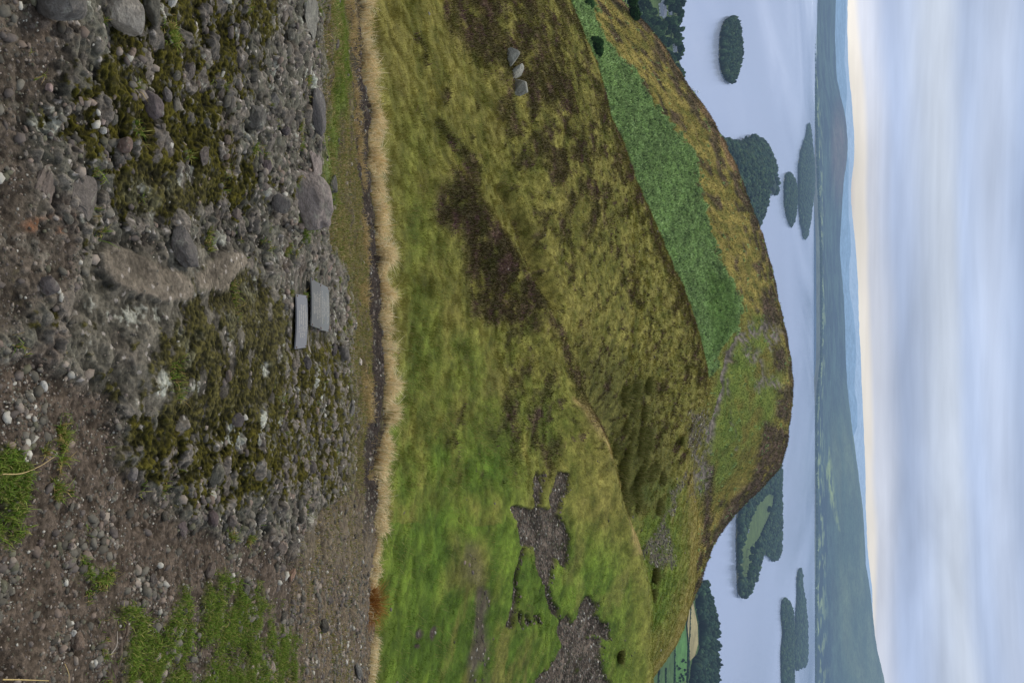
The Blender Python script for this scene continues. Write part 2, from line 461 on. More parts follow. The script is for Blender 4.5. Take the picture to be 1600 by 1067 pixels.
for pts, dn in (([(880, 205), (930, 190), (960, 240), (900, 290), (880, 330), (900, 410), (950, 440), (1000, 475), (1500, 500), (1500, 180), (1000, 180), (950, 178)], .95),
                ([(680, -60), (695, 60), (760, 62), (830, 55), (865, 20), (870, -60)], .95), ([(790, 115), (790, 150), (850, 150), (860, 125)], .8),
                ([(855, 95), (870, 190), (935, 190), (930, 110)], .85), ([(635, 110), (640, 142), (695, 140), (690, 110)], .8), ([(560, -20), (595, 18), (660, 14), (660, -60)], .8),
                ([(385, 28), (390, 72), (470, 66), (475, 30)], .45), ([(442, 132), (445, 160), (482, 162), (480, 135)], .6),
                ([(325, 385), (330, 432), (375, 430), (378, 390)], .6), ([(315, 448), (320, 488), (378, 495), (376, 455)], .9),
                ([(960, 60), (960, 110), (1067, 90), (1067, 20)], .4), ([(1020, 90), (1000, 180), (1200, 180), (1200, 60)], .55)):
    turf = np.maximum(turf, dn * pm(U + 2.2 * wu, V + 2.2 * wv, pts, 42))
turf = sstep(.40, .86, np.clip(turf, 0, 1) * (.74 + 1.0 * fbm(X * 9, Y_ * 9, 41, 5, .65) + .35 * fbm(X * 2.5, Y_ * 2.5, 42, 3)))
path = sstep(-4, 4, 12 - np.abs(V + wv * .25 - (E - 13 + 3 * np.sin(U / 60)))) * sstep(860, 780, U) * front
greenstrip = lm(U + wu * .3, V + wv * .4, [(-300, 518), (0, 524), (60, 530), (130, 533), (200, 520), (250, 515), (320, 510)], 9, 7)
# cobbles bound in the rock
rockm = np.clip(1 - soil * .75 - strip, 0, 1) * (1 - .72 * smooth)
d1, c1 = worley(X * 11 + .3 * med, Y_ * 11 + .3 * med, 51); d2, c2 = worley(X * 26 + .3 * fine, Y_ * 26, 52); d3, c3 = worley(X * 55, Y_ * 55, 53)
k1 = np.sqrt(np.clip(.20 - d1 ** 2, 0, 1)) * (c1 > .70); k2 = np.sqrt(np.clip(.17 - d2 ** 2, 0, 1)) * (c2 > .62); k3 = np.sqrt(np.clip(.16 - d3 ** 2, 0, 1)) * (c3 > .55)
mn = fbm(X * 9, Y_ * 9, 31, 5, .6) + .45 * fbm(X * 45, Y_ * 45, 32, 3)
def rid(f, sd): return 1 - 2.2 * np.abs(perlin(X * f + .4 * med, Y_ * f + .4 * big, sd))
rg1, rg2, rg3 = rid(7, 151), rid(17, 152), rid(41, 153)
moss = sstep(.02, .17, mn + .70 * mossz + .10 * smooth - .24 - .5 * k2 - .16 * rg2 - .12 * rg3) * np.clip(1 - strip * 1.3, 0, 1) * (1 - soil * .9) * (1 - .15 * smooth)
moss *= (k1 < .2)
lich = np.zeros(U.shape)
for u, v, ru, rv in ((303, 210, 19, 17), (297, 251, 15, 8), (318, 226, 9, 12), (446, 394, 15, 9), (455, 378, 12, 7), (470, 385, 10, 6), (540, 270, 12, 5), (562, 274, 22, 6), (592, 238, 16, 10),
                     (600, 250, 12, 9), (520, 282, 8, 5), (680, 355, 18, 12), (690, 340, 10, 9), (610, 232, 10, 8), (655, 392, 20, 7), (640, 430, 26, 6), (545, 432, 22, 6), (600, 492, 24, 5), (575, 405, 14, 6), (120, 480, 20, 5)):
    lich = np.maximum(lich, em(UW, VW, u, v, ru, rv))
lich = np.maximum(lich * sstep(-.25, .1, med + fine * .5), sstep(.34, .48, fbm(X * 7 + 4, Y_ * 7, 61, 4) + .3 * fine) * .6 * (1 - soil) * (1 - strip)) * (1 - moss)
slab = np.maximum(pm(U + 1.1 * wu, V + 1.1 * wv, [(386, 172), (398, 152), (422, 150), (446, 170), (466, 205), (474, 245), (470, 278), (452, 286), (432, 268), (410, 232), (390, 200)], 6),
                  pm(U + 1.1 * wu, V + 1.1 * wv, [(456, 292), (430, 288), (408, 318), (392, 350), (396, 380), (412, 388), (436, 362), (454, 330)], 6))
moss *= 1 - .95 * slab; lich *= 1 - .8 * slab
# relief
mound = .04 * pm(U, V, [(480, 170), (560, 150), (640, 220), (650, 400), (560, 430), (490, 400), (460, 270)], 60) + .018 * pm(U, V, [(385, 180), (440, 150), (475, 220), (468, 282), (455, 330), (420, 385), (388, 370)], 14)
far_ = sstep(480, 540, V)
dz = mound + .05 * huge + .035 * big * (1 - .4 * soil) + .014 * med * (1 - .35 * soil) + .0045 * fine + rockm * (1 - .4 * moss) * (.04 * k1 + .022 * k2 + .009 * k3 + .017 * rg1 + .009 * rg2 + .005 * rg3) \
    + .010 * moss * (1 + fine) - .012 * soil + .05 * strip * far_ * big + .05 * turf * .3 + .20 * sstep(-20, 10, V - E) * front * fbm(X * 1.4, 0 * X, 77, 4) + .012 * strip * med
# small gullies between the beds of the ledge, seen as dark streaks on the far part
gul = sstep(.16, .45, fbm(X * 1.3, Y_ * 4.5, 71, 4)); dz -= .05 * gul * far_ * (1 - strip)
flat_ = pm(U, V, [(425, 455), (425, 515), (530, 515), (555, 470), (550, 450), (450, 450)], 12)
dz = dz * (1 - .85 * flat_) * (1 - .45 * slab) + .025 * slab * (1 + .8 * big)
P[..., 2] += dz * (.4 + .6 * front)
def blur(a, r):
    for ax in (0, 1):
        for _ in range(2):
            c = np.cumsum(np.concatenate([np.repeat(np.take(a, [0], ax), r + 1, ax), a, np.repeat(np.take(a, [-1], ax), r, ax)], ax), ax)
            n_ = a.shape[ax]
            a = (np.take(c, np.arange(2 * r + 1, 2 * r + 1 + n_), ax) - np.take(c, np.arange(n_), ax)) / (2 * r + 1)
    return a
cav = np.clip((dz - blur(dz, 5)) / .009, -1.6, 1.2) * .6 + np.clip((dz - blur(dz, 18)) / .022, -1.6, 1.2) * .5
# colours
tint = mix(alb(78, 76, 69), alb(116, 113, 103), sstep(-.5, .5, big + .6 * med))
tint = mix(tint, alb(122, 108, 100), sstep(.1, .5, fbm(X * 4, Y_ * 4, 81, 3)) * .7)
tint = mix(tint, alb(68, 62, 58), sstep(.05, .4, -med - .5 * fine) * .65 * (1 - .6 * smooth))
cob = (k2 > .12)[..., None] * rockm[..., None]; tint = tint * (1 - .6 * cob) + .6 * cob * mix(alb(96, 91, 86), alb(142, 133, 125), sstep(.45, 1, c2))
cob = (k1 > .12)[..., None] * rockm[..., None]; tint = tint * (1 - .8 * cob) + .8 * cob * mix(alb(98, 92, 88), alb(130, 121, 114), sstep(.62, 1, c1))
tint = mix(tint, mix(alb(106, 97, 87), alb(138, 126, 114), sstep(-.5, .5, big + .8 * fine)), slab * .85)
tint = mix(tint, mix(alb(82, 78, 70), alb(124, 116, 105), sstep(-.3, .3, big + med + .8 * fine)), smooth * .6 * (1 - slab))
wsp = (c3 > .93) & (k3 > .2); tint[wsp] = tint[wsp] * .4 + .6 * alb(200, 190, 185)
sc_ = mix(alb(80, 69, 60), alb(110, 96, 86), sstep(-.4, .5, med + fine)); tint = mix(tint, sc_, soil * .92)
tint = mix(tint, alb(146, 92, 58), em(UW, VW, 348, 85, 14, 50) * .6 * sstep(-.2, .3, med))
tint = mix(tint, mix(alb(46, 44, 12), alb(88, 82, 20), sstep(-.3, .5, fine + .6 * med)), moss * .93)
tint = mix(tint, mix(alb(168, 170, 158), alb(205, 205, 195), sstep(-.2, .3, fine)), lich * .85)
tint = mix(tint, mix(mix(alb(92, 82, 58), alb(112, 106, 66), sstep(-.3, .4, med)), mix(alb(96, 84, 72), alb(124, 110, 92), sstep(-.3, .4, med + fine)), sstep(740, 800, UW)), strip * .8)
streak = sstep(-.05, .25, fbm(X * .9, Y_ * 3.4, 171, 4)); tint = mix(tint, mix(alb(72, 60, 50), alb(104, 90, 78), sstep(-.2, .4, fine)), streak * strip * .8 * (U < 800))
tint = mix(tint, alb(104, 120, 52), np.clip(greenstrip, 0, 1) * .8)
tint = mix(tint, alb(104, 116, 54), turf * .6)
tint = mix(tint, mix(alb(50, 43, 39), alb(74, 64, 58), sstep(-.2, .4, fine)), path)
tint = tint * np.clip(1 + .62 * cav * (1 - .7 * strip), .28, 1.32)[..., None] * .90  # crevice shade painted into the tint: hollows darker, rises lighter
led_mask = dict(soil=soil, moss=moss, turf=turf, strip=strip, path=path, green=greenstrip, smooth=smooth, rock=rockm)
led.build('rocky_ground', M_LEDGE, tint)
infr = ((U > -40) & (U < 1110) & (V > -60)).astype(float) * front

def dfall(S, p): return 1.0 / np.maximum(S.Y, .8) ** p

# gravel: uncountable small stones
PEB = [rock_verts(2, 100 + k, .16, 1) for k in range(3)] + [rock_verts(1, 110 + k, .22, 3) for k in range(4)]
PCOL = np.array([alb(116, 111, 103), alb(110, 101, 97), alb(134, 119, 110), alb(152, 140, 131), alb(92, 87, 80), alb(190, 185, 177), alb(108, 105, 90)])
PPR = [.30, .20, .11, .10, .15, .045, .095]
clump = sstep(-.1, .45, fbm(X * 5, Y_ * 5, 91, 3))
gw = (infr * (.08 + clump ** 2 * 1.2) * (.30 + .8 * soil + .12 * rockm) * (1 - .9 * slab) * (1 - .6 * turf) * (1 - .8 * smooth) * (1 - .75 * moss) * (1 - .72 * strip * (U < 770)) + .05 * path * infr) * dfall(led, .9)
Q, i, j = led.sample(15000, gw, rng)
sz = .0028 + .0095 * rng.random(len(Q)) ** 3.2 * (1 + .25 * Q[:, 1])
S = np.stack([sz * rng.uniform(.8, 1.5, len(Q)), sz * rng.uniform(.7, 1.2, len(Q)), sz * rng.uniform(.5, .9, len(Q))], -1)
Q = Q + np.array([0, 0, 1.0]) * (S[:, 2:] * .15)
Cc = PCOL[rng.choice(len(PCOL), len(Q), p=PPR)] * rng.uniform(.75, 1.15, (len(Q), 1))
merged('gravel', PEB[3:], Q, S, rng.random(len(Q)) * 6.28, Cc, M_GRAVEL, tilt=rng.normal(-.35, .3, len(Q)), kind='stuff')

gq = infr * (.15 + soil + .35 * path) * (1 - .8 * turf) * (1 - .6 * smooth) * (1 - moss) * (1 - .7 * strip * (U < 770)) * (.4 + clump) * dfall(led, 1.1)
Q, i, j = led.sample(26000, gq, rng); sz = (.0014 + .0022 * rng.random(len(Q))) * (1 + .15 * Q[:, 1]); S = np.stack([sz * 1.2, sz, sz * .8], -1)
GRIT = [rock_verts(1, 160, .3, 4), rock_verts(1, 161, .3, 4)]
merged('grit', GRIT, Q, S, rng.random(len(Q)) * 6.28, PCOL[rng.choice(len(PCOL), len(Q), p=PPR)] * rng.uniform(.6, 1.1, (len(Q), 1)), M_GRAVEL, kind='stuff')

# ---- stones one can count
STONES = {}
def stone_mesh(kind, seed):
    key = (kind, seed)
    if key not in STONES:
        Vv, Ff = {'round': lambda: rock_verts(4, seed, .27, 2), 'angular': lambda: rock_verts(4, seed, .30, 9), 'slab': lambda: rock_verts(5, seed, .42, 4),
                  'block': lambda: rock_verts(4, seed, .42, 16), 'pebble': lambda: rock_verts(3, seed, .17, 1), 'shard': lambda: rock_verts(3, seed, .24, 6)}[kind]()
        me = new_mesh('stone', Vv, [Ff], None, kind in ('round', 'pebble', 'slab')); me.materials.append(M_STONE); STONES[key] = me
    return STONES[key]

def put_stone(name, kind, seed, u, v, du, dv, col, label, cat, group=None, sheet=None, flat=.6, sink=.25, rot=None):
    S = sheet or led
    p = S.point(u, v - dv * .35); s = float(depth_of(p))
    wx = du * s / F / 2
    el = math.asin(min(.95, max(.15, (EYE - p[2]) / np.linalg.norm(p - CAMP))))
    hz_ = max(dv * s / F / 2, .003)
    ry = wx * .6; rz = hz_ * .85
    if flat < .5: ry = min(hz_ / max(math.sin(el - .38), .3), wx * 4.2); rz = wx * flat
    o = add(name, stone_mesh(kind, seed), None, label=label, category=cat)
    o.location = Vector(p) + Vector((0, ry * .35, rz * (1 - 2 * sink)))
    o.scale = (wx, ry, rz)
    o.rotation_euler = ((-.36 if flat < .5 else -.32 + random.uniform(-.12, .12)), random.uniform(-.12, .12), random.uniform(-.5, .5) if rot is None else rot)
    o.color = (*col, 1)
    if group: o['group'] = group
    return o

G, GD, PK, WH, BR, PU = alb(128, 122, 118), alb(98, 93, 90), alb(160, 138, 132), alb(212, 208, 204), alb(120, 106, 98), alb(116, 104, 106)
big_stones = [
 ('boulder', 'round', 1, 314, 484, 104, 60, alb(154, 142, 138), 'largest rounded purple-grey boulder resting on the ledge above the plaques', 'boulder', .6, .2, .12),
 ('stone', 'slab', 2, 257, 488, 46, 24, alb(166, 152, 148), 'flat pale pinkish stone touching the end of the largest purple-grey boulder', 'stone', .5, .25, 0),
 ('stone', 'round', 3, 174, 490, 76, 22, alb(116, 111, 111), 'long smooth grey stone lying at the edge of the green grass strip', 'stone', .6, .2, .05),
 ('stone', 'angular', 4, 184, 400, 52, 40, alb(112, 108, 104), 'blunt grey stone half sunk in moss below the long smooth grey stone', 'stone', .6, .3, None),
 ('stone', 'round', 5, 205, 442, 20, 20, alb(112, 102, 104), 'small round purple stone above the blunt grey stone', 'stone', .6, .25, None),
 ('stone', 'angular', 6, 158, 424, 32, 26, alb(116, 112, 110), 'notched grey stone beside the blunt grey stone in the moss', 'stone', .6, .3, None),
 ('stone', 'round', 7, 167, 232, 42, 34, alb(124, 112, 112), 'heart-shaped purple-grey stone alone in the middle of the mossy rock', 'stone', .7, .15, None),
 ('stone', 'angular', 8, 151, 250, 26, 18, alb(134, 126, 124), 'pale grey stone leaning against the heart-shaped stone', 'stone', .7, .2, None),
 ('stone', 'round', 9, 228, 184, 30, 26, alb(136, 116, 108), 'brownish stone with a chipped top below the heart-shaped stone', 'stone', .7, .2, None),
 ('boulder', 'angular', 10, 0, 94, 92, 108, alb(122, 117, 114), 'big grey boulder with a split, cut by the picture edge', 'boulder', .8, .25, None),
 ('boulder', 'angular', 11, 20, 184, 88, 76, alb(182, 172, 162), 'knobbly pale quartz boulder stained brown on top', 'boulder', .8, .2, None),
 ('stone', 'round', 12, 12, 226, 52, 32, alb(112, 108, 100), 'grey-green stone behind the knobbly pale quartz boulder', 'stone', .7, .3, None),
 ('stone', 'angular', 13, 2, 274, 22, 20, WH, 'bright white stone at the picture edge above the quartz boulder', 'stone', .7, .25, None),
 ('boulder', 'slab', 14, 18, 484, 62, 38, alb(150, 146, 138), 'pale lichened ledge stone at the edge of the green grass strip', 'boulder', .6, .35, .2),
 ('boulder', 'round', 15, 388, 272, 72, 40, alb(118, 112, 110), 'long grey boulder at the end of the bare brown slab', 'boulder', .6, .2, .5),
 ('stone', 'angular', 16, 444, 78, 36, 42, alb(124, 114, 112), 'wedge-shaped grey stone beside the tuft of grass', 'stone', .5, .3, None),
 ('stone', 'pebble', 17, 604, 82, 18, 17, WH, 'whitest rounded stone in the brown soil near the grass', 'stone', .7, .15, None),
 ('stone', 'round', 18, 656, 360, 24, 24, alb(122, 112, 110), 'round grey-brown stone on the moss below the plaques', 'stone', .7, .2, None),
 ('stone', 'round', 19, 740, 330, 34, 28, alb(118, 114, 104), 'rounded grey stone standing in moss at the edge of the soil', 'stone', .7, .2, None),
 ('stone', 'round', 20, 741, 208, 21, 22, alb(142, 134, 132), 'round pale grey stone where moss meets brown soil', 'stone', .7, .2, None),
 ('stone', 'round', 21, 808, 324, 28, 24, alb(110, 96, 96), 'dark purple rounded stone in the brown soil', 'stone', .7, .2, None),
 ('stone', 'round', 22, 814, 360, 20, 22, alb(136, 124, 118), 'tan rounded stone next to the dark purple rounded stone', 'stone', .7, .2, None),
 ('stone', 'slab', 23, 853, 432, 23, 17, alb(164, 146, 134), 'oval pale tan stone standing on edge in the soil', 'stone', .8, .2, None),
 ('stone', 'round', 24, 823, 284, 30, 13, alb(112, 100, 100), 'narrow purple-brown stone lying in the gravelly soil', 'stone', .6, .25, None),
 ('stone', 'shard', 25, 1003, 122, 36, 26, alb(132, 114, 102), 'tilted brown pointed stone in the gravel by the grass', 'stone', .8, .15, None),
 ('stone', 'pebble', 26, 989, 115, 13, 12, WH, 'white pebble beside the tilted brown pointed stone', 'stone', .8, .15, None),
 ('stone', 'round', 27, 853, 114, 13, 13, alb(126, 114, 110), 'lone grey-brown stone in the bare soil between grass tufts', 'stone', .7, .2, None),
 ('stone', 'round', 28, 848, 75, 13, 12, alb(134, 118, 112), 'small stone lying in the dark hollow by the grass', 'stone', .7, .2, None),
 ('stone', 'slab', 29, 898, 459, 22, 14, alb(164, 134, 116), 'orange-pink oval stone on top of the gravel heap', 'stone', .8, .15, None),
 ('stone', 'slab', 30, 643, 548, 36, 18, alb(124, 120, 118), 'flat grey stone at the foot of the dry grass strip', 'stone', .5, .3, None),
 ('boulder', 'angular', 31, 1048, 562, 36, 17, alb(116, 114, 112), 'grey boulder at the edge of the drop under straw grass', 'boulder', .7, .25, None),
 ('stone', 'shard', 32, 289, 520, 32, 15, alb(112, 108, 104), 'grey stone in green grass beyond the largest purple-grey boulder', 'stone', .7, .25, None),
 ('stone', 'angular', 33, 316, 428, 42, 34, alb(112, 106, 104), 'rough grey stone in front of the largest purple-grey boulder', 'stone', .6, .3, None),
 ('stone', 'round', 34, 335, 376, 19, 19, alb(140, 126, 120), 'tan round stone at the corner of the yellowish grass tuft', 'stone', .7, .25, None),
 ('stone', 'round', 35, 262, 411, 26, 22, alb(116, 104, 106), 'smooth purple stone between the rough grey stone and blunt grey stone', 'stone', .7, .25, None),
 ('stone', 'angular', 37, 206, 152, 13, 17, WH, 'white broken stone in the moss below the heart-shaped stone', 'stone', .8, .2, None),
 ('stone', 'shard', 38, 193, 152, 14, 17, alb(190, 170, 164), 'pinkish broken stone touching the white broken stone', 'stone', .8, .2, None),
 ('stone', 'angular', 39, 137, 78, 18, 15, alb(188, 164, 160), 'pink and white quartz stone in gritty soil', 'stone', .8, .2, None),
 ('stone', 'angular', 40, 418, 515, 17, 13, alb(176, 150, 142), 'pink blocky stone just above the plaques', 'stone', .8, .2, None),
 ('stone', 'angular', 41, 566, 567, 16, 12, alb(206, 194, 188), 'pale stone at the edge of the dark footpath', 'stone', .8, .2, None),
 ('stone', 'round', 42, 568, 478, 20, 17, alb(112, 104, 104), 'purple-grey stone beside the lower end of the plaques', 'stone', .8, .25, None),
 ('stone', 'round', 43, 545, 520, 20, 13, alb(106, 98, 98), 'dark stone between the plaques and the footpath', 'stone', .8, .25, None),
 ('stone', 'round', 44, 552, 536, 26, 20, alb(122, 116, 112), 'rounded grey stone at the foot of the straw below the footpath', 'stone', .8, .25, None),
 ('stone', 'slab', 45, 245, 305, 34, 16, alb(118, 108, 104), 'flat brown-grey stone near the white lichen stone', 'stone', .5, .3, None),
 ('stone', 'shard', 46, 110, 298, 36, 24, alb(108, 100, 98), 'jagged dark stone above the heart-shaped stone', 'stone', .5, .3, None),
 ('stone', 'slab', 47, 285, 75, 60, 26, alb(128, 116, 110), 'low brownish slab in the grit under the lichen stone', 'stone', .3, .35, None),
 ('boulder', 'slab', 48, 300, 125, 60, 40, alb(120, 112, 108), 'low grey slab beside the patch of rusty soil', 'boulder', .3, .4, None),
]
for n_, kd, sd_, u, v, du, dv, c, lab, cat, fl, sk, rt in big_stones:
    o = put_stone(n_, kd, sd_, u, v, du, dv, c, lab, cat, None, None, fl, sk, rt)
    if sd_ == 1: o.rotation_euler.y = -.28; o.scale = (o.scale[0] * 1.12, o.scale[0] * .62, o.scale[0] * .60)
# the bare slabs of the ledge are part of the ground sheet; pebbles and cobbles lie over it
occ = [(b[3], b[4], max(b[5], b[6]) * .6) for b in big_stones] + [(500, 483, 70), (430, 215, 45), (425, 335, 40)]
wp = infr * (.3 + .8 * soil + .7 * rockm) * (1 - .7 * turf) * (1 - .7 * strip) * (1 - .8 * smooth) * dfall(led, 1.2) * (.3 + clump)
Q, i, j = led.sample(1400, wp, rng)
LABS = {0: 'rounded grey pebble set in the mossy rock', 1: 'rounded purple-brown pebble set in the mossy rock', 2: 'pinkish pebble set in the rocky ground',
        3: 'pale pebble lying on the rocky ground', 4: 'dark grey pebble half sunk in the rocky ground', 5: 'white quartz pebble lying on the rocky ground', 6: 'greenish grey pebble half sunk in the rocky ground'}
cnt = 0
for q, a, b in zip(Q, i, j):
    if cnt >= 150: break
    u, v = U[a, b], V[a, b]
    if not (0 < u < 1067 and 2 < v < 540): continue
    if any(abs(u - o[0]) < o[2] and abs(v - o[1]) < o[2] for o in occ): continue
    r_ = 3.6 + 9.5 * random.random() ** 2.2
    occ.append((u, v, r_ * 1.3))
    ci = int(rng.choice(7, p=PPR)); c = PCOL[ci] * rng.uniform(.85, 1.15)
    put_stone('pebble', random.choice(['pebble', 'shard']), 200 + random.randint(0, 9), u, v, r_ * 2, r_ * random.uniform(1.2, 1.8), c, LABS[ci], 'pebble',
              LABS[ci].split(' lying')[0].split(' set')[0].split(' half')[0] + 's of the ledge', None, .7, random.uniform(.25, .5))
    cnt += 1

# ---- turf and straw on the ledge
def grass_cols(n, cols, pr, var=.2):
    cols = np.array(cols); return cols[rng.choice(len(cols), n, p=pr)] * rng.uniform(1 - var, 1 + var, (n, 1))
GR = [alb(118, 146, 60), alb(138, 154, 70), alb(98, 126, 48), alb(164, 160, 94)]
Q, i, j = led.sample(38000, infr * turf ** 1.3 * dfall(led, .5), rng)
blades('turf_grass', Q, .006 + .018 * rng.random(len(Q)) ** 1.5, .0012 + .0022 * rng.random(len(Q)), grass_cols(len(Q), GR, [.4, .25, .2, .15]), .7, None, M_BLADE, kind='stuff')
tuftw = infr * sstep(.42, .6, fbm(X * 6, Y_ * 6, 95, 3) + .25 * fine) * (1 - strip) * (1 - moss)
Q, i, j = led.sample(7000, tuftw * dfall(led, .8), rng)
blades('grass_sprigs', Q, .012 + .02 * rng.random(len(Q)), .0014 + .002 * rng.random(len(Q)), grass_cols(len(Q), GR + [alb(190, 165, 110)], [.3, .2, .1, .15, .25]), .7, None, M_BLADE, kind='stuff')
# short grass and straw of the strip beyond the rock, thin and grey on the right
sw = infr * strip * (1 - .8 * streak) * (1 - path) * np.where(V > E - 24, .25, 1) * sstep(-.35, .3, fbm(X * 2.2, Y_ * 2.2, 97, 3) + .15 * (U < 700)) * np.where(U > 770, .35, 1)
Q, i, j = led.sample(70000, sw * dfall(led, .5), rng)
g_ = np.clip(greenstrip[i, j] * 1.2 * sstep(-.3, .3, fbm(Q[:, 0] * 3, Q[:, 1] * 1.2, 55, 3)), 0, 1)[:, None] * .85
Cs = grass_cols(len(Q), [alb(182, 162, 116), alb(148, 142, 84), alb(120, 136, 62), alb(206, 186, 138)], [.32, .3, .26, .12])
Cs = Cs * (1 - g_) + g_ * grass_cols(len(Q), GR, [.5, .3, .1, .1])
hs = (.012 + .04 * rng.random(len(Q)) ** 1.8) * np.where(U[i, j] > 770, .7, 1)
blades('strip_grass', Q, hs, .002 + .004 * rng.random(len(Q)), Cs, .55, None, M_BLADE, kind='stuff')
# pale dead fringe along the brink and straw tufts over the path
fr = .85 * infr * (.04 + .94 * sstep(-.38, -.08, fbm(X * .9, 0 * X + 8, 196, 3))) * (.25 + 1.2 * sstep(-.15, .35, fbm(X * 3.5, Y_ * .6, 197, 3))) * sstep(-5, 0, V - E + 4 * fbm(X * 2, 0 * X, 98, 3)) * np.where(U > 830, .5, 1) * sstep(-.5, .0, fbm(X * 1.1, 0 * X + 3, 99, 3) + np.where(U > 760, -.1, .35))
Q, i, j = led.sample(40000, fr, rng)
hf = (.07 + .22 * rng.random(len(Q)) ** .8) * np.where(U[i, j] > 830, .6, 1) * (.45 + .9 * sstep(-.4, .4, fbm(Q[:, 0] * 3.5, Q[:, 1] * 0, 12, 2)))
bd = np.stack([.35 * fbm(Q[:, 0] * 2, Q[:, 1] * 2, 13, 2) + .1, -.15 + 0 * hf, 0 * hf], -1)
Cf = grass_cols(len(Q), [alb(250, 230, 186), alb(232, 208, 160), alb(255, 244, 212), alb(206, 170, 118), alb(146, 150, 80)], [.34, .26, .24, .10, .06], .15)
blades('dead_grass_fringe', Q, hf, .004 + .006 * rng.random(len(Q)), Cf, .45, bd, M_BLADE, kind='stuff')
tw = infr * lm(U, V + 8 * fbm(X * 1.5, 0 * X, 14, 3), [(-20, 545), (80, 552), (160, 553), (250, 558), (330, 568), (400, 572), (450, 566), (560, 568), (660, 572), (740, 575)], 5, 4) * sstep(-.1, .3, fbm(X * 2.2, Y_ * .5, 15, 3))
Q, i, j = led.sample(5000, tw, rng)
blades('straw_tufts', Q, .03 + .08 * rng.random(len(Q)), .003 + .005 * rng.random(len(Q)), grass_cols(len(Q), [alb(214, 186, 136), alb(200, 172, 120), alb(150, 142, 84)], [.5, .3, .2]), .6, None, M_BLADE, kind='stuff')

# ---- russet tussock on the brink
def tuft(name, p, n, h, wd, rad, cols, pr, lean, **props):
    r_ = np.sqrt(rng.random(n)) * rad; a = rng.random(n) * 6.283
    Q = np.stack([r_ * np.cos(a), r_ * np.sin(a), 0 * a - .02], -1)
    bd = np.stack([np.cos(a), np.sin(a), 0 * a], -1) * (r_ / rad * lean)[:, None]
    o = blades(name, Q, h * rng.uniform(.5, 1.05, n), wd * rng.uniform(.6, 1.3, n), grass_cols(n, cols, pr), .3, bd, M_BLADE, **props)
    o.location = p; return o
tuft('grass_tussock', led.point(944, 578), 900, .34, .007, .16, [alb(160, 108, 56), alb(120, 76, 36), alb(196, 150, 88)], [.5, .3, .2], .9,
     label='domed russet brown grass tussock alone on the brink above green turf', category='tussock')

# ---- stalks
def stalk(name, pts, rad, col, label, cat):
    cv = []
    for u, v, up_ in pts:
        p = led.point(u, v); cv.append(p + np.array([0, 0, up_]))
    cv = np.array(cv); k = np.arange(len(cv)); x = np.linspace(0, len(cv) - 1, 26)
    C = pchip(k, cv, x); ns = 6; R = rad * np.interp(x, [0, len(cv) - 1], [1, .5]); Vv = []
    for q in range(len(C)):
        t = C[min(q + 1, len(C) - 1)] - C[max(q - 1, 0)]; t /= np.linalg.norm(t)
        a = np.cross(t, [0, 0, 1.0]); a /= np.linalg.norm(a) + 1e-9; b = np.cross(a, t)
        for s in range(ns): Vv.append(C[q] + R[q] * (a * math.cos(6.283 * s / ns) + b * math.sin(6.283 * s / ns)))
    i = np.arange(len(C) * ns).reshape(-1, ns); j = np.roll(i, -1, 1)
    Fq = np.stack([i[:-1], j[:-1], j[1:], i[1:]], -1).reshape(-1, 4)
    Vv = np.array(Vv)
    return add(name, new_mesh(name, Vv, [Fq], np.broadcast_to(col, Vv.shape)), M_GRAVEL, label=label, category=cat)
stalk('straw_stalk', [(740, 0, .012), (738, 30, .02), (728, 58, .018), (714, 84, .01)], .0013, alb(200, 176, 130), 'long curved straw stalk bent over the green turf', 'straw')
stalk('twig', [(1020, 162, .008), (1008, 168, .014), (985, 177, .01)], .0016, alb(178, 168, 160), 'pale grey crooked twig in the soil by the turf', 'twig')
stalk('twig', [(998, 185, .008), (985, 188, .012), (968, 192, .008)], .0028, alb(84, 70, 62), 'thick dark twig beside the pale grey twig', 'twig')
stalk('straw_stalk', [(1061, 4, .012), (1060, 30, .016), (1060, 62, .01)], .0016, alb(206, 180, 126), 'short yellow straw pointing from the picture corner', 'straw')
stalk('straw_stalk', [(1035, 94, .008), (1052, 95, .014), (1075, 95, .01)], .0011, alb(190, 166, 120), 'thin straw blade standing near the tilted brown stone', 'straw')

# ---- slate memorial plaques screwed to the rock
M_SLATE, nt, out = mat_new('slate_plaque'); L = nt.links.new
b = N(nt, 'ShaderNodeBsdfPrincipled', inp={'Roughness': .5, 'Specular IOR Level': .35}); tcn = N(nt, 'ShaderNodeTexCoord')
n = N(nt, 'ShaderNodeTexNoise', inp={'Scale': 30.0, 'Detail': 6.0, 'Roughness': .6}); L(tcn.outputs['Object'], n.inputs[0])
oi = N(nt, 'ShaderNodeObjectInfo'); L(mixc(nt, oi.outputs['Color'], (.75, .75, .75, 1), n.outputs[0], 'MULTIPLY'), b.inputs['Base Color']); L(b.outputs[0], out.inputs[0])
M_LET, nt, out = mat_new('engraved_lettering'); b = N(nt, 'ShaderNodeBsdfPrincipled', inp={'Base Color': (*alb(214, 208, 200), 1), 'Roughness': .8}); nt.links.new(b.outputs[0], out.inputs[0])
M_SCREW, nt, out = mat_new('rusty_screw'); b = N(nt, 'ShaderNodeBsdfPrincipled', inp={'Base Color': (*alb(112, 80, 66), 1), 'Roughness': .6, 'Metallic': .4}); nt.links.new(b.outputs[0], out.inputs[0])

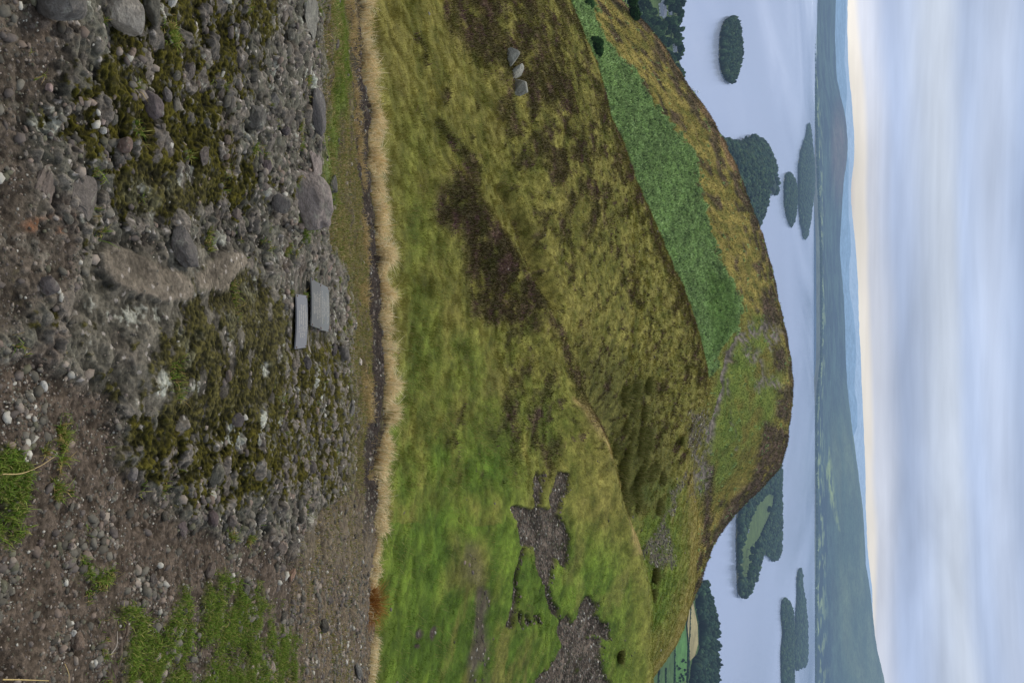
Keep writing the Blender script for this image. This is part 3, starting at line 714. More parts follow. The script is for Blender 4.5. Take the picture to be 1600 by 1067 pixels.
def plaque(corners, col, label, seed, lift, bow):
    """corners in design pixels: near-left, near-right, far-right, far-left"""
    r = np.random.default_rng(seed)
    c = [led.point(u, v) for u, v in corners]
    cen = sum(c) / 4
    # best rectangle lying on the rock
    ex = (c[1] + c[2] - c[0] - c[3]) / 2; ey = (c[3] + c[2] - c[0] - c[1]) / 2
    wx = np.linalg.norm(ex); exn = ex / wx; nrm = np.cross(exn, ey); nrm /= np.linalg.norm(nrm)
    eyn = np.cross(nrm, exn); wy = abs(ey @ eyn); sk = (ey @ exn) / wy
    root = empty('memorial_plaque', cen + nrm * lift, label=label, category='plaque', group='grey plaques screwed to the rock')
    Mr = Matrix((exn, eyn, nrm)).transposed(); root.rotation_euler = Mr.to_euler()
    nx, ny = 24, 8; th = .006
    gx, gy = np.meshgrid(np.linspace(-.5, .5, nx), np.linspace(-.5, .5, ny))
    lx = gx * wx + gy * wy * sk; ly = gy * wy + bow * wx * .25 * (gx * gx * 4 - .33); lz = .004 * (1 - 4 * gx ** 2) + .003 * np.sin(gy * 5)
    top = np.stack([lx, ly, lz], -1).reshape(-1, 3); bot = top - [0, 0, th]
    Fc = grid_faces(ny, nx); n0 = nx * ny
    ring = list(range(nx)) + [k * nx + nx - 1 for k in range(1, ny)] + [n0 - 1 - k for k in range(1, nx)] + [k * nx for k in range(ny - 2, 0, -1)]
    sd_ = [[ring[(k + 1) % len(ring)], ring[k], ring[k] + n0, ring[(k + 1) % len(ring)] + n0] for k in range(len(ring))]
    pl = add('plate', new_mesh('plate', np.concatenate([top, bot]), [Fc, Fc[:, ::-1] + n0, np.array(sd_)], None, False), M_SLATE, root)
    pl.color = (*col, 1)
    def surf(a, b_):   # a,b in -0.5..0.5
        return np.array([a * wx + b_ * wy * sk, b_ * wy + bow * wx * .25 * (a * a * 4 - .33), .004 * (1 - 4 * a * a) + .003 * math.sin(b_ * 5) + .0016])
    Vv = []; Fq = []
    rows = 5
    for k in range(rows):                  # worn, unreadable rows of engraved strokes
        yb = .30 - k * .15; half = r.uniform(.16, .36); a = -half
        while a < half:
            wl = r.uniform(.006, .013)
            if r.random() < .82:
                hgt = r.uniform(.06, .09)
                b0 = len(Vv); Vv += [surf(a, yb), surf(a + wl * .55, yb), surf(a + wl * .55, yb + hgt), surf(a, yb + hgt)]; Fq.append([b0, b0 + 1, b0 + 2, b0 + 3])
            a += wl + .006
    add('lettering', new_mesh('lettering', np.array(Vv), [np.array(Fq)], None, False), M_LET, root)
    for a, b_ in ((-.47, -.4), (.47, -.4), (-.47, .4), (.47, .4)):
        pv, pf = ico(2); s = add('screw', new_mesh('screw', pv * [.0045, .0045, .0025], [pf]), M_SCREW, root); s.location = Vector(surf(a, b_))
# pushed together the three follow the lie of the rock
plaque([(463, 458), (542, 456), (546, 472), (459, 474)], alb(134, 134, 142), 'lowest of the three grey plaques, paler and slightly bowed, with worn lettering', 3, .016, -.10)
plaque([(433, 477), (510, 478), (515, 492), (446, 492)], alb(116, 116, 118), 'middle grey plaque, dark and weathered, overlapping the lowest plaque', 4, .028, 0)
plaque([(443, 493), (514, 494), (519, 507), (450, 507)], alb(128, 130, 134), 'uppermost of the three grey plaques, butted against the middle plaque', 5, .020, 0)

# ================================================================== HILLSIDE
def prow(us, vs, ys): return list(zip(us, vs, ys))
us = [-300, 0, 133, 267, 400, 533, 667, 800, 933, 1067, 1400]
Y13 = [13] * 11
def dY(vs, drops):
    """forward distance at which ground lying that far below the eye is seen at height v"""
    a = (np.array(vs, float) - 800) / F
    return list(np.array(drops) * (CT + a * ST) / (ST - a * CT))
u2 = [-300, 0, 133, 267, 400, 533, 620, 667, 800, 870, 933, 1067, 1400]
u3 = [-300, 0, 100, 200, 300, 400, 500, 600, 660, 740, 800, 900, 940, 1000, 1067, 1400]
v3 = [795, 890, 930, 962, 1001, 1045, 1085, 1106, 1100, 1082, 1090, 1087, 1080, 1060, 1014, 880]
hil = Sheet([prow(us, [520] * 11, Y13),
  prow(us, [560, 580, 600, 610, 615, 620, 620, 610, 600, 590, 560], [18, 20, 21, 22, 22, 22, 22, 20, 19, 18, 18]),
  prow(us, [610, 650, 670, 690, 700, 700, 700, 690, 690, 690, 660], [26, 28, 29, 30, 31, 31, 30, 28, 27, 26, 26]),
  prow(us, [660, 720, 750, 770, 790, 790, 790, 780, 780, 780, 750], dY([660, 720, 750, 770, 790, 790, 790, 780, 780, 780, 750], [20, 20, 20, 20, 20, 19.6, 18, 16.5, 15.8, 15.4, 15])),
  prow(us, [700, 780, 820, 850, 870, 870, 860, 870, 880, 880, 840], dY([700, 780, 820, 850, 870, 870, 860, 870, 880, 880, 840], [22, 21.7, 21.6, 21.6, 21.8, 21, 19.5, 18, 17.4, 17.2, 17])),
  prow(u2, [735, 825, 870, 910, 930, 893, 908, 930, 972, 996, 1008, 1011, 930], dY([735, 825, 870, 910, 930, 893, 908, 930, 972, 996, 1008, 1011, 930], [24, 23.2, 23, 23, 23.2, 21.6, 20.8, 20, 19, 18.8, 18.8, 19, 20])),
  prow(us, [760, 850, 900, 945, 970, 950, 940, 950, 980, 982, 900], dY([760, 850, 900, 945, 970, 950, 940, 950, 980, 982, 900], [25.4, 24.4, 24.2, 24.2, 24.4, 24, 25, 26.5, 27, 27.5, 27])),
  prow(us, [775, 868, 925, 970, 1010, 1020, 1015, 1020, 1025, 1000, 900], dY([775, 868, 925, 970, 1010, 1020, 1015, 1020, 1025, 1000, 900], [26.4, 25.4, 25.2, 25.2, 25.4, 25.6, 27, 29, 31, 34, 34])),
  prow(u3, v3, dY(v3, [27.4, 26.4, 26.3, 26.2, 26.3, 26.4, 26.6, 26.8, 28, 30, 32, 34, 35.5, 37, 39, 38])),
  prow(u3, [b - 48 for b in v3], [c * 1.13 for c in dY(v3, [27.4, 26.4, 26.3, 26.2, 26.3, 26.4, 26.6, 26.8, 28, 30, 32, 34, 35.5, 37, 39, 38])]),
  prow(us, [550, 600, 650, 700, 760, 800, 800, 790, 780, 700, 600], [150, 160, 190, 220, 260, 300, 320, 340, 340, 320, 300])],
  -260, 1330, 760, [8, 80, 90, 90, 80, 70, 60, 60, 60, 20, 8]).visible(8)
U, V, P = hil.U, hil.V, hil.P
X, Y_ = P[..., 0].copy(), P[..., 1].copy()
fr_h = ((U > -60) & (U < 1130) & (hil.t <= 8.05)[:, None]).astype(float)
wu = 16 * fbm(X * .25, Y_ * .2, 3, 4); wv = 12 * fbm(X * .25 + 9, Y_ * .2, 4, 4)
UW, VW = U + wu, V + wv
crest = [(-300, 795), (0, 890), (100, 930), (200, 962), (300, 1001), (400, 1045), (500, 1085), (600, 1106)]

def hill_heather(U, V, X, Y):
    n = fbm(X * .36 + Y * .1, Y * .17, 33, 5, .6); n2 = fbm(X * .12, Y * .07, 34, 3)
    h = pm(U, V, [(265, 705), (290, 690), (340, 676), (362, 690), (350, 718), (420, 722), (500, 740), (512, 832), (470, 852), (400, 808), (340, 765), (290, 735)], 13) * (1.05 + .6 * n)
    h = np.maximum(h, .9 * pm(U, V, [(-200, 690), (0, 700), (60, 705), (110, 755), (150, 830), (200, 860), (150, 870), (60, 850), (-200, 820)], 20) * sstep(-.5, .0, n))
    h = np.maximum(h, .95 * pm(U, V, [(-200, 740), (0, 780), (110, 780), (200, 815), (300, 860), (380, 930), (330, 960), (220, 930), (100, 890), (-200, 830)], 24) * sstep(-.22, .16, n))
    h = np.maximum(h, .8 * pm(U, V, [(120, 770), (240, 830), (330, 880), (300, 900), (200, 880), (100, 850)], 20) * sstep(-.1, .25, n))
    h = np.maximum(h, .9 * pm(U, V, [(620, 790), (660, 770), (720, 790), (720, 860), (690, 885), (630, 860)], 18) * sstep(-.25, .2, n))
    h = np.maximum(h, lm(U, V, [(505, 862), (545, 882), (590, 905), (640, 922), (675, 938)], 8, 6) * .75)
    h = np.maximum(h, .9 * lm(U, V, [(195, 690), (225, 710), (262, 745)], 6, 5)); h = np.maximum(h, .9 * lm(U, V, [(60, 645), (75, 660), (178, 655), (190, 660)], 5, 4) * sstep(-.1, .2, n))
    h = np.maximum(h, .85 * lm(U, V, [(320, 930), (360, 950), (430, 980), (470, 996)], 9, 7) * sstep(-.2, .2, n))
    h = np.maximum(h, .8 * lm(U, V, [(570, 1020), (620, 1040), (700, 1060)], 12, 10) * sstep(-.1, .3, n))
    h = np.maximum(h, .8 * lm(U, V, [(a, b - 8) for a, b in crest], 8, 7) * sstep(-.4, .15, n))
    h = np.maximum(h, .62 * sstep(.20, .34, fbm(X * 1.0, Y * .42, 36, 3)) * (V > 800) * (U < 700))
    h = np.maximum(h, sstep(.22, .42, n + .5 * n2 + .16 * (U < 300) - .3 * (V < 690) - .3 * (U > 760)) * .75 * (V > 690))
    return np.clip(h * sstep(-.55, -.1, fbm(X * 1.2, Y * .55, 35, 4) + .5 * n), 0, 1)
heath = hill_heather(UW, VW, X, Y_) * (1 - .7 * sstep(720, 800, U) * (V < 1000))
n6 = fbm(X * .16 + Y_ * .03, Y_ * .09, 41, 4); n2 = fbm(X * .6 + Y_ * .1, Y_ * .30, 42, 4); n1 = fbm(X * 1.9, Y_ * .9, 43, 3)
scar = np.zeros(U.shape)
US, VS = U + 20 * fbm(X * .35, Y_ * .14, 5, 5, .6), V + 13 * fbm(X * .35 + 5, Y_ * .14, 6, 5, .6)
scar_polys = [[(735, 836), (738, 852), (790, 846), (795, 834)], [(735, 866), (745, 892), (770, 888), (800, 872), (805, 858), (775, 858)],
              [(793, 800), (796, 858), (800, 880), (845, 897), (880, 895), (893, 888), (870, 866), (905, 862), (912, 845), (860, 838), (850, 815), (820, 808)],
              [(935, 916), (938, 934), (960, 932), (985, 958), (1005, 955), (990, 930), (1000, 900), (960, 890), (952, 880), (980, 868), (968, 900), (945, 905)],
              [(958, 872), (960, 890), (985, 900), (1000, 940), (1045, 945), (1067, 960), (1120, 960), (1120, 840), (1067, 838), (1040, 860), (1010, 880), (985, 870)]]
for p_ in scar_polys: scar = np.maximum(scar, pm(US, VS, p_, 4))
scar = np.maximum(scar, lm(US, VS, [(858, 818), (890, 810), (940, 804), (975, 799)], 5, 3)); scar = np.maximum(scar, lm(US, VS, [(905, 855), (940, 862), (955, 868)], 6, 4))
for v_ in (815, 825, 835, 845): scar = np.maximum(scar, .9 * lm(US, VS, [(962, v_), (976, v_)], 4, 3))
scar = sstep(.24, .80, scar + .5 * n1 + .4 * n2 + .45 * fbm(X * .95, Y_ * .4, 49, 4)); scar_in = sstep(.3, .95, blur(scar, 7))
mud = np.maximum(.9 * pm(UW, VW, [(915, 745), (925, 765), (1120, 768), (1120, 738), (960, 735)], 8) * sstep(-.4, .1, n2), .5 * pm(UW, VW, [(840, 715), (850, 740), (930, 760), (900, 720)], 12) * sstep(-.2, .2, n2))
for u_, v_, a_, b_ in ((987, 658, 9, 5), (990, 679, 11, 5), (1010, 655, 4, 3)): mud = np.maximum(mud, em(US, VS, u_, v_, a_, b_))
gravp = np.maximum(pm(US, VS, [(820, 1030), (830, 1048), (880, 1052), (892, 1030), (885, 1016), (850, 1024)], 4), lm(US, VS, [(745, 1072), (760, 1060), (790, 1048), (830, 1030), (850, 1022), (870, 1012)], 4, 3))
gravp = gravp * sstep(-.35, .1, n2 + n1)
gravp = np.maximum(gravp, sstep(-.4, .2, n2 + .5 * n1) * pm(US, VS, [(640, 1082), (650, 1108), (780, 1108), (770, 1082), (720, 1085), (690, 1074)], 7) * .9)
# relief of the slope: tussocks, hummocks, cut banks of the scars
dz = .16 * n6 * np.clip(Y_ / 40, .5, 2) + .10 * n2 + .05 * n1 + .16 * heath * (.6 + n2) - .35 * scar * (.8 + .5 * n2) - .05 * mud
dz += .6 * lm(U, V, [(640, 908), (700, 940), (800, 970), (870, 994), (935, 1006), (1067, 1009)], 9, 8) * (hil.t < 5.2)[:, None] - .8 * lm(U, V, [(560, 905), (640, 935), (700, 968), (800, 1000), (860, 1010)], 16, 14) * (hil.t > 5.2)[:, None]
dz += .25 * lm(U, V, [(275, 700), (330, 745), (400, 790), (470, 845), (520, 862)], 16, 14) - .9 * lm(UW, VW, [(300, 792), (380, 830), (470, 862)], 10, 9)
P[..., 2] += dz * (hil.t < 8.2)[:, None]
def hill_tint(U, V, X, Y, n6, n2, n1, heath, scar, mud, gravp):
    t = mix(alb(112, 112, 50), alb(150, 142, 76), sstep(-.9, .9, n6 + .6 * n2 + .6 * n1))
    t = mix(t, alb(88, 94, 38), sstep(-.05, .55, -n2 + .6 * n1) * .65)
    grn = np.clip(pm(U, V, [(560, 590), (700, 640), (720, 780), (790, 830), (850, 960), (900, 1000), (1200, 1000), (1200, 570), (700, 570)], 60) + .55 * pm(U, V, [(100, 600), (250, 660), (480, 720), (560, 840), (640, 890), (760, 900), (720, 600)], 50)
                  + .8 * pm(U, V, [(740, 985), (760, 1065), (900, 1070), (980, 1040), (980, 1012), (900, 1012)], 20), 0, 1)
    t = mix(t, mix(alb(84, 108, 38), alb(108, 130, 48), sstep(-.4, .4, n2 + n6)), grn * sstep(-.55, .15, fbm(X * .28, Y * .14, 44, 4) + .3 * (U > 820)))
    t = mix(t, alb(140, 128, 76), sstep(.15, .45, fbm(X * .22, Y * .12, 45, 4)) * .4 * (V > 740))
    t = mix(t, mix(alb(104, 98, 56), alb(120, 112, 62), sstep(-.3, .3, n2)), pm(U, V, [(830, 700), (860, 760), (960, 780), (1000, 840), (1200, 840), (1200, 690), (900, 690)], 25) * sstep(-.3, .2, n2 + n6) * .7)
    t = mix(t, alb(92, 92, 48), .6 * pm(U, V, [(560, 905), (640, 930), (720, 968), (810, 1000), (800, 1045), (700, 1050), (600, 1010), (540, 950)], 22))  # olive rush hollow, with relief shade behind the crest painted in
    t = mix(t, alb(142, 140, 70), .6 * lm(U, V, [(860, 988), (930, 1002), (1067, 1006)], 7, 5))  # lighter crest rim, relief shading painted into the tint
    t = mix(t, alb(158, 142, 84), .6 * lm(U, V, [(740, 1078), (800, 1086), (900, 1083), (940, 1076), (1000, 1056), (1067, 1012)], 6, 5))
    t = mix(t, alb(186, 164, 110), .8 * lm(U, V, [(625, 902), (660, 925), (700, 942), (760, 968), (820, 984), (860, 992)], 6, 5))
    t = mix(t, alb(150, 138, 80), .3 * pm(U, V, [(-200, 600), (0, 625), (300, 640), (560, 640), (700, 622), (560, 612), (-200, 575)], 10))
    t = mix(t, alb(84, 76, 34), .6 * lm(U, V, [(300, 792), (380, 830), (470, 862)], 10, 9))  # shade of the dip painted in as a dark olive line
    hc = mix(alb(66, 57, 40), alb(92, 68, 70), sstep(.0, .4, fbm(X * .5, Y * .4, 46, 3) + .4 * n1)); hc = mix(hc, alb(66, 64, 34), sstep(.05, .4, -n2))
    t = mix(t, hc, heath * .9)
    t = mix(t, alb(90, 80, 74), np.clip(mud, 0, 1)); t = mix(t, mix(alb(48, 42, 36), mix(alb(78, 68, 60), alb(116, 104, 95), sstep(-.3, .3, n1 + .3 * n2)), scar_in * sstep(-.5, .1, n2 + .4 * n6)), np.clip(scar, 0, 1)); t = mix(t, alb(118, 108, 98), np.clip(gravp, 0, 1) * .7)  # scar: dark soil and gravel, with trench shadow painted in
    return t
tintH = hill_tint(UW, VW, X, Y_, n6, n2, n1, heath, scar, mud, gravp) * 1.03
tintB = tintH * np.clip(.86 + .5 * n1 + .2 * n2, .5, 1.2)[..., None]  # shade between the tussocks painted into the ground tint
hil.build('hillside', M_HILL, tintB)
bare = np.clip(scar + mud + gravp, 0, 1)

# grass over the slope: thick near the ledge, coarser with distance
for nm, y0, y1, n, h0, h1, w0 in (('hill_grass', 14, 46, 210000, .05, .26, .014), ('hill_grass', 42, 100, 150000, .10, .30, .035), ('hill_grass', 95, 225, 80000, .18, .40, .10)):
    wgt = fr_h * ((Y_ > y0) & (Y_ < y1)) * (1 - .88 * bare) * (1 - .6 * heath) / Y_ ** 1.0 * (.12 + sstep(-.15, .3, fbm(X * (1.7 if y0 < 90 else .8), Y_ * (.8 if y0 < 90 else .35), 147, 3)))
    Q, i, j = hil.sample(n, wgt, rng)
    tall = np.clip(.85 + 1.2 * fbm(Q[:, 0] * .8, Q[:, 1] * .6, 47, 3), .3, 1.6)
    tall *= np.where((U[i, j] > 760) & (V[i, j] < 1005), .45, 1) * (1 - .35 * ((U[i, j] > 600) & (V[i, j] < 1000)))
    blade_tone = rng.uniform(.72, 1.55, (len(Q), 1)); straw = (rng.random(len(Q)) < .13)[:, None] * (tall > .6)[:, None]  # random tone per blade, some straw-coloured
    C = tintH[i, j] * blade_tone; C = np.where(straw, C * .4 + .6 * alb(176, 156, 100), C)
    bd = np.stack([.25 + .3 * fbm(Q[:, 0] * .4, Q[:, 1] * .4, 48, 2), -.25 + 0 * tall, 0 * tall], -1)
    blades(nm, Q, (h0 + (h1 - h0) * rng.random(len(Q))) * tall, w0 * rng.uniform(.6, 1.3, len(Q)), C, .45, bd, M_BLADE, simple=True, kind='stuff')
# taller seed stalks standing out of the nearer grass
wgt = fr_h * ((Y_ > 15) & (Y_ < 75)) * (1 - bare) * (1 - .5 * heath) / Y_ * np.where(U > 760, .25, 1) * (.15 + sstep(-.1, .35, fbm(X * .5, Y_ * .25, 247, 3)))
Q, i, j = hil.sample(36000, wgt, rng)
C = grass_cols(len(Q), [alb(188, 172, 112), alb(158, 150, 84), alb(206, 190, 140), alb(96, 100, 44)], [.35, .3, .15, .2]); k_ = np.clip(Y_[i, j] / 32, .8, 2)
blades('seed_stalks', Q, .16 + .26 * rng.random(len(Q)), .010 * k_, C, .35, np.stack([.3 + 0 * k_, -.1 + 0 * k_, 0 * k_], -1), M_BLADE, simple=True, kind='stuff')
# heather: wiry dark sprigs tipped purple
Q, i, j = hil.sample(70000, fr_h * heath * (1 - bare) / Y_ ** 1.0, rng)
C = tintH[i, j] * rng.uniform(.45, 1.35, (len(Q), 1)); pk = (rng.random(len(Q)) < .05 + .3 * sstep(0, .4, fbm(Q[:, 0] * .5, Q[:, 1] * .4, 46, 3)))[:, None]; C = np.where(pk, alb(118, 82, 98) * rng.uniform(.7, 1.1, (len(Q), 1)), C)
hh = (.12 + .28 * rng.random(len(Q))) * np.clip(Y_[i, j] / 90, .8, 1.3)
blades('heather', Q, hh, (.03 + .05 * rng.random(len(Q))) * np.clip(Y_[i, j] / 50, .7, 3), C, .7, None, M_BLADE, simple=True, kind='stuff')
# scree in the scars
Q, i, j = hil.sample(14000, fr_h * np.clip(scar ** 2 * 1.1 + .8 * gravp + .25 * mud, 0, 1) / Y_ ** .8, rng)
sz = (.018 + .11 * rng.random(len(Q)) ** 4) * np.clip(Y_[i, j] / 55, .8, 2); S = np.stack([sz * 1.3, sz, sz * .8], -1)
merged('scree', PEB[3:], Q + [0, 0, .01], S, rng.random(len(Q)) * 6.28, PCOL[rng.choice(7, len(Q), p=PPR)] * rng.uniform(.5, 1.2, (len(Q), 1)), M_GRAVEL, kind='stuff')

# three lichened boulders in the heather
for sd_, u, v, du, dv, lab, kd, rt in ((61, 88, 801, 28, 28, 'upslope boulder of the three grey ones in heather, blocky and upright', 'block', .2),
                                  (62, 111, 809, 40, 22, 'middle boulder of the three grey ones in heather, low and tilted like a wedge', 'block', -.7),
                                  (63, 138, 814, 34, 32, 'downslope boulder of the three grey ones in heather, pale and pointed', 'block', .9)):
    put_stone('boulder', kd, sd_, u, v, du, dv, alb(150, 148, 140), lab, 'boulder', 'lichened boulders on the heather slope', hil, .8, .22, rt)
# rush clumps in the wet hollow and single tussocks
RU = [alb(112, 114, 62), alb(128, 126, 76), alb(92, 98, 50), alb(144, 138, 94)]
first = None; rr = np.random.default_rng(5)
for k in range(34):
    u = rr.uniform(600, 805); v = 998 + rr.normal(0, 17) + (u - 700) * .05
    p = hil.point(u, v)
    if first is None:
        first = tuft('rush_clump', p, 210, 1.35, .06, 1.1, RU, [.35, .25, .25, .15], .5, label='grey-green rush clump in the wet hollow below the stony track', category='rushes', group='rush clumps in the hollow'); o = first
    else:
        o = first.copy(); COL.objects.link(o)
    o.location = Vector(p); o.rotation_euler = (0, 0, rr.uniform(0, 6.28)); sc_ = rr.uniform(.8, 1.4); o.scale = (sc_, sc_, sc_ * rr.uniform(.8, 1.1))
for u, v, h, n, lab in ((898, 1020, 2.0, 500, 'dark rush tussock below the grey gravel patch, the larger of the two'), (930, 1018, 1.6, 400, 'smaller dark green rush tussock beside the larger one on the shoulder'),
                     (1027, 968, .75, 400, 'low olive tussock at the upper end of the stony scar'), (688, 1062, 1.3, 200, 'dark tussock beside the small stream bed')):
    p = hil.point(u, v); tuft('grass_tussock', p, n, h, .06, h * .55, RU[:3], [.4, .2, .4], .7, label=lab, category='tussock')

# ================================================================== KNOLL
cu = [-300, 0, 133, 267, 400, 533, 600, 667, 800, 933, 1067, 1400]
sku = [-300, 0, 40, 120, 200, 300, 400, 470, 540, 600, 680, 720, 760, 800, 840, 880, 915, 960, 1067, 1400]
skv = [800, 968, 1010, 1066, 1119, 1165, 1200, 1216, 1231, 1237, 1231, 1222, 1190, 1150, 1121, 1102, 1092, 1070, 980, 860]
skY = [330, 345, 355, 390, 410, 430, 450, 460, 466, 470, 462, 450, 430, 415, 400, 390, 385, 375, 360, 350]
kno = Sheet([prow(cu, [700, 800, 850, 900, 950, 1000, 1010, 1015, 1000, 990, 900, 780], [200, 205, 215, 230, 240, 250, 255, 260, 270, 270, 250, 240]),
  prow(cu, [780, 880, 930, 975, 1035, 1082, 1092, 1088, 1075, 1062, 985, 850], [215, 222, 238, 252, 264, 275, 280, 285, 300, 300, 280, 270]),
  prow(cu, [788, 905, 975, 1030, 1085, 1120, 1125, 1122, 1098, 1072, 975, 845], [245, 262, 280, 296, 312, 322, 325, 328, 335, 330, 310, 300]),
  prow(cu, [795, 940, 1030, 1095, 1148, 1178, 1184, 1180, 1118, 1080, 975, 850], [285, 302, 330, 352, 372, 385, 390, 385, 375, 360, 340, 330]),
  list(zip(sku, skv, skY)),
  [(a, b - 45, c * 1.18) for a, b, c in zip(sku, skv, skY)], [(a, b - 260, c * 1.8) for a, b, c in zip(sku, skv, skY)]],
  -240, 1300, 620, [20, 90, 100, 90, 20, 8]).visible(4)
U, V, P = kno.U, kno.V, kno.P
X, Y_ = P[..., 0].copy(), P[..., 1].copy()
fr_k = ((U > -40) & (U < 1110) & (kno.t <= 4.02)[:, None]).astype(float)
n6 = fbm(X * .05, Y_ * .025, 141, 4); n2 = fbm(X * .16, Y_ * .075, 142, 4); n1 = fbm(X * .5, Y_ * .22, 143, 3)
UW, VW = U + 16 * fbm(X * .08, Y_ * .035, 7, 5, .6), V + 8 * fbm(X * .08 + 3, Y_ * .035, 8, 5, .6)
brk = pm(UW, VW, [(-300, 770), (0, 890), (200, 950), (400, 1030), (500, 1080), (570, 1092), (600, 1098), (572, 1112), (535, 1122), (515, 1150), (480, 1158), (440, 1143), (400, 1120), (360, 1106), (330, 1098), (285, 1092), (240, 1080), (200, 1050), (160, 1018),
                  (110, 988), (90, 968), (70, 945), (40, 932), (0, 922), (-300, 830)], 11)
brk = sstep(.3, .7, brk + (.7 * n1 + .5 * n2) * (brk < .985))
grass = pm(UW, VW, [(490, 1160), (560, 1110), (650, 1100), (780, 1090), (760, 1140), (700, 1180), (650, 1215), (560, 1225), (490, 1200)], 14)
fern2 = pm(UW, VW, [(420, 1100), (470, 1100), (530, 1110), (560, 1100), (520, 1140), (500, 1150), (440, 1140)], 10)
US, VS = U + 14 * fbm(X * .09, Y_ * .04, 9, 5, .6), V + 8 * fbm(X * .09 + 5, Y_ * .04, 10, 5, .6)
scr = np.zeros(U.shape)
for p_ in ([(498, 1172), (506, 1206), (522, 1222), (540, 1220), (545, 1202), (520, 1196), (530, 1180), (545, 1168), (525, 1158)], [(582, 1200), (592, 1212), (612, 1226), (602, 1208), (610, 1186), (598, 1182)], [(545, 1162), (548, 1186), (565, 1182), (570, 1170)],
           [(640, 1100), (655, 1112), (770, 1108), (770, 1082), (700, 1072), (660, 1085)]):
    scr = np.maximum(scr, pm(US, VS, p_, 5) * sstep(-.4, .25, n1 + n2))
scr = np.maximum(scr, lm(US, VS, [(520, 1160), (545, 1142), (580, 1134), (620, 1128), (660, 1116), (690, 1108)], 4, 2)); scr = np.maximum(scr, .8 * lm(US, VS, [(560, 1190), (590, 1196), (600, 1200)], 2, 2)); scr = np.maximum(scr, .7 * lm(US, VS, [(600, 1140), (650, 1140), (700, 1150)], 3, 2) * (n2 > 0))
dark = np.zeros(U.shape)
for p_ in ([(450, 1192), (455, 1210), (510, 1216), (515, 1196), (480, 1186)], [(538, 1206), (545, 1226), (580, 1226), (578, 1208)], [(606, 1212), (615, 1232), (655, 1232), (650, 1212)], [(660, 1192), (700, 1186), (750, 1172), (800, 1130), (840, 1112), (850, 1120), (800, 1160), (740, 1224), (680, 1236), (668, 1222)],
           [(545, 1128), (560, 1150), (570, 1140)], [(720, 1105), (730, 1116), (850, 1106), (850, 1092)]):
    dark = np.maximum(dark, pm(US, VS, p_, 5) * sstep(-.6, -.1, n1 + n2))
skyd = np.interp(U[0], sku, skv)[None, :] - V
dark = np.maximum(dark, sstep(.0, .3, fbm(X * .12, Y_ * .08, 11, 4) + .35 * sstep(30, 4, skyd) + .1 * (U < 330) - .12) * (1 - brk) * (1 - grass) * .9)
dz = .8 * n6 + .45 * n2 + .22 * n1 + brk * (.5 + .9 * fbm(X * .28 + Y_ * .12, Y_ * .30, 144, 3) + .5 * n1) + .4 * dark - 1.0 * scr
P[..., 2] += dz * (kno.t < 4.05)[:, None] + 0
tk = mix(alb(128, 116, 52), alb(158, 142, 74), sstep(-.4, .4, n2 + n6)); tk = mix(tk, alb(100, 104, 44), sstep(-.1, .4, -n2 + n1) * .6)
tk = mix(tk, mix(alb(96, 114, 44), alb(120, 130, 56), sstep(-.4, .4, n2)), grass * sstep(-.5, .3, n6 + n2 + .1))
tk = mix(tk, mix(alb(70, 58, 44), alb(104, 82, 74), sstep(-.1, .4, n1 + n2)), dark * .9)
tk = mix(tk, mix(alb(66, 84, 50), alb(116, 142, 88), sstep(-.4, .4, n1 + .7 * n2)), brk); tk = mix(tk, mix(alb(72, 102, 38), alb(108, 138, 56), sstep(-.3, .4, n1)), fern2 * .9)
tk = mix(tk, mix(alb(84, 76, 70), alb(136, 126, 118), sstep(-.3, .3, n1)), scr)
tk = mix(tk, alb(158, 128, 92), .8 * lm(US, VS, [(a, b - 3) for a, b in zip(sku, skv)], 4, 3) * sstep(-.2, .2, n6) * (U < 420))
kno.build('knoll', M_KNOLL, tk)
Q, i, j = kno.sample(70000, fr_k * (1 - brk) * (1 - scr), rng)
C = tk[i, j] * rng.uniform(.65, 1.3, (len(Q), 1))
blades('knoll_grass', Q, .3 + .5 * rng.random(len(Q)) + .4 * dark[i, j], .20 + .25 * rng.random(len(Q)), C, .6, None, M_KBLADE, simple=True, kind='stuff')
# bracken: layered fronds
Q, i, j = kno.sample(120000, fr_k * brk * (.15 + sstep(-.25, .3, fbm(X * .45, Y_ * .5, 145, 3))), rng)
n = len(Q); f2 = fern2[i, j][:, None] * .45
C = (grass_cols(n, [alb(150, 178, 112), alb(172, 202, 130), alb(88, 110, 68), alb(196, 222, 152)], [.36, .3, .2, .14]) * (1 - f2) + f2 * grass_cols(n, [alb(116, 154, 64), alb(144, 174, 80), alb(82, 118, 48)], [.4, .3, .3]))
C = C * np.clip(1 + .6 * fbm(Q[:, 0] * .22 + Q[:, 1] * .1, Q[:, 1] * .14, 17, 4) + .3 * fbm(Q[:, 0] * .06 + Q[:, 1] * .03, Q[:, 1] * .02, 18, 3), .35, 1.7)[:, None]
blades('bracken', Q, .5 + .9 * rng.random(n) ** 2, .35 + .45 * rng.random(n), C, .95, None, M_KBLADE, simple=True, kind='stuff')
